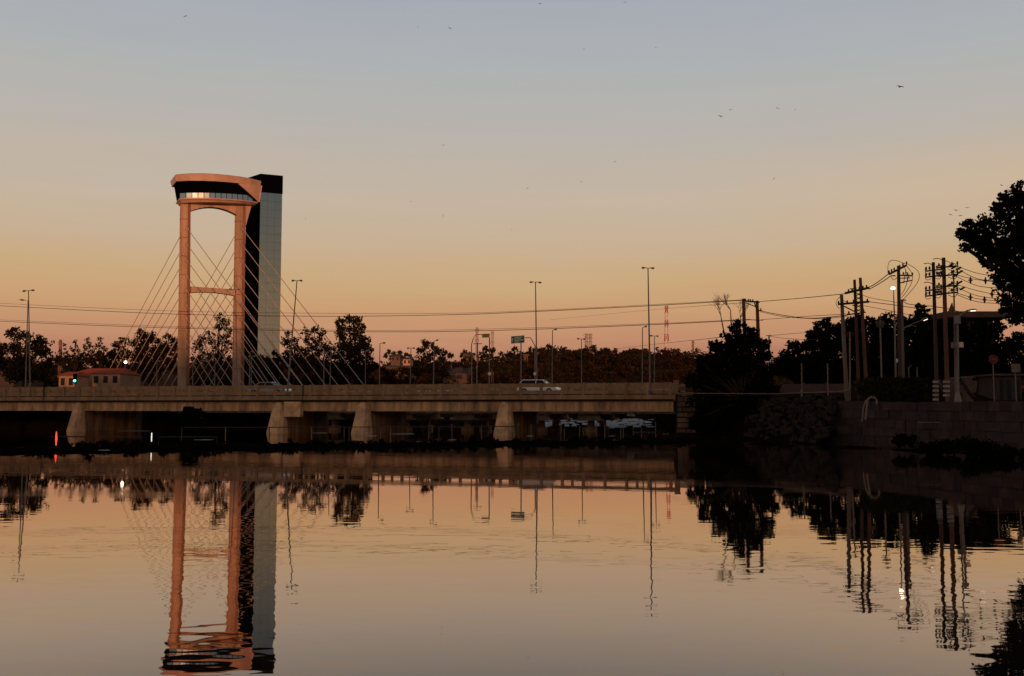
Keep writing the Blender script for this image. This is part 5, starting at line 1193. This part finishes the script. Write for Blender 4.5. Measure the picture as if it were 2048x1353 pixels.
# foam
bl = []
def foam_band(px0, px1, y, n, th_, name):
    mb = MB()
    for _ in range(int(n * 1.3)):
        px = rnd.uniform(px0, px1); py = y + rnd.uniform(-1, 1) * th_
        if noise.noise(Vector((px * .09, py * .55, 2))) + .6 * noise.noise(Vector((px * .3, py * 1.1, 7))) < .16: continue
        Yp = 2.7 * F / (py - 815) ; Yp = min(max(Yp, 110), 280)
        c = Vector(((px - 1024) / F * Yp, Yp, 0)); s_ = rnd.uniform(.1, .55); mb.ball(c, s_ * 1.6, s_ * .8, .03 + .26 * rnd.random() ** 2, 7, 4)
    struct(mb.build(name, 'foam'), 'stuff')
foam_band(1072, 1235, 843.5, 420, 8.5, "river_foam"); foam_band(1205, 1305, 846, 250, 8, "river_foam"); foam_band(1060, 1090, 840, 40, 4, "river_foam"); foam_band(925, 1000, 836, 70, .8, "river_foam"); foam_band(835, 905, 836, 36, 1.4, "river_foam")
debris = [(640, 866, "long thin piece of white drift just left of the hammerhead column"), (805, 868, "white drift wedge in the middle water under the bridge"), (1288, 865, "pale drift plank near the bridge's right end"), (1060, 872, "small white scrap below the pier nearest the middle"), (1222, 876, "small pale scrap in front of the stakes"),
          (835, 888, "tiny white scrap on the mud bar left of centre"), (905, 884, "tiny white scrap on the mud bar below the round pier"), (212, 906, "tiny white floating scrap at the left of the mud bar")]
debris += [(975, 862, "narrow pale water glint left of the pier nearest the middle"), (1110, 862, "narrow pale water glint behind the close pair of stakes"), (740, 872, "narrow water glint right of the hammerhead column"), (560, 880, "faint water glint before the second pier"),  # the streaks are water glints, built as flat pale slivers
           (1330, 868, "small pale scrap at the stone abutment's foot"), (270, 862, "long pale water glint right of the first pier"), (410, 884, "faint water glint right of the narrow bush")]
for px, py, lab in debris:
    Yp = 2.7 * F / (py - 815); c = Vector(((px - 1024) / F * Yp, Yp, .16 if 875 < py < 910 else .03)); L_ = {640: .9, 805: 1.3, 1288: 1.25, 975: .8, 1110: .9, 740: .7, 270: 2.0, 410: .8}.get(px, .35); mb = MB()
    mb.loft([[c + Vector((x * L_, y_ * .25 * L_, 0)) for x, y_ in ((-1, 0), (-.4, -1), (.7, -.6), (1, .1), (.3, 1), (-.6, .7))], [c + Vector((x * L_ * .9 + .05, y_ * .2 * L_, .03)) for x, y_ in ((-1, 0), (-.4, -1), (.7, -.6), (1, .1), (.3, 1), (-.6, .7))]])
    tag(mb.build("debris_or_glint", 'foam', origin=c), lab, "debris", "pale drift on the water")
# scattered litter at the foot of the slope
for px, py, lab in ((1597, 868, "left"), (1617, 868, "middle, longest"), (1625, 872, "middle, lowest"), (1663, 873, "right")):
    Yp = 77; c = at(px, py, Yp); c.z = max(.12, c.z); mb = MB(); mb.obox(c, (1, .2, 0), (0, 1, 0), (0, .1, 1), .3 if 'longest' in lab else .16, .1, .05)
    tag(mb.build("litter", 'pipe', origin=c), lab + " scrap of pale litter at the foot of the rubble slope", "litter", "litter at the slope's foot")

# ------------------------------------------------------------ birds
birds = [(371, 33, 7, 20, "left of the rest near the top left"), (836, 54, 4, 80, "tiny one high above the middle"), (900, 57, 8, -15, "high above the middle, wings slanting down right"), (1080, 8, 6, 5, "at the very top middle"), (1250, 5, 7, 0, "at the very top right of middle"),
         (1168, 99, 5, -5, "high, left of a lone high bird"), (1312, 96, 5, 0, "high, right of a lone high bird"), (1800, 174, 13, -8, "largest, gliding high at the right"), (1441, 233, 9, -12, "lower left of a loose high pair"), (1461, 220, 6, 15, "upper right of a loose high pair"),
         (1555, 217, 7, -15, "left of a faint high pair at the right"), (1590, 220, 4, 0, "right of a faint high pair at the right"), (887, 291, 5, 0, "small, above the vertical winged bird"), (1230, 324, 6, 5, "mid sky, right of centre"), (1548, 358, 6, 60, "mid sky at the right"),
         (1055, 377, 5, 5, "mid sky, just right of centre"), (1163, 364, 5, -5, "mid sky, right of the central one"), (822, 404, 5, 5, "mid sky, left of the vertical winged bird"), (886, 432, 8, 85, "dark with wings held vertical in mid sky"), (611, 438, 5, 85, "dark, just right of the mirrored tower"), (1023, 460, 5, 80, "faint, low middle sky"),
         (1901, 430, 8, -20, "lowest left of the flock beside the overhanging tree"), (1912, 421, 10, -4, "upper left of the flock beside the overhanging tree"), (1934, 416, 9, -10, "top right of the flock beside the overhanging tree"), (1921, 432, 8, 0, "lowest right of the flock beside the overhanging tree"), (2003, 371, 7, -20, "close above the overhanging tree")]
for i, (px, py, sp, ang, lab) in enumerate(birds):
    Yp = 130 if sp > 12 else 170; c = at(px, py, Yp); o = thing("bird", "flying bird, " + lab, "bird", c, "birds in the sky", local=True); o.rotation_euler = (rnd.uniform(-.2, .2), R(-ang), rnd.uniform(-.3, .3))
    k = sp * Yp / F / 2 * 1.25; mb = MB(); mb.tube([(0, -k * .5, 0), (0, -k * .3, .02 * k), (0, 0, 0), (0, k * .35, 0), (0, k * .6, 0)], [.02 * k, .11 * k, .14 * k, .08 * k, .03 * k], 7)
    for s_ in (-1, 1):
        mb.hexa([(s_ * .05 * k, -.2 * k, -.02 * k), (s_ * .55 * k, -.3 * k, .1 * k), (s_ * .55 * k, .0, .1 * k), (s_ * .05 * k, .2 * k, -.02 * k), (s_ * .05 * k, -.2 * k, .03 * k), (s_ * .55 * k, -.3 * k, .15 * k), (s_ * .55 * k, .0, .15 * k), (s_ * .05 * k, .2 * k, .03 * k)])
        mb.hexa([(s_ * .55 * k, -.3 * k, .10 * k), (s_ * k, -.05 * k, -.03 * k), (s_ * .98 * k, .0, -.03 * k), (s_ * .55 * k, .0, .10 * k), (s_ * .55 * k, -.3 * k, .15 * k), (s_ * k, -.05 * k, 0), (s_ * .98 * k, .0, 0), (s_ * .55 * k, .0, .15 * k)])
    mb.build("body_and_wings", 'bird', o)

# drop helper props
for o in bpy.data.objects:
    if '_w' in o: del o['_w']
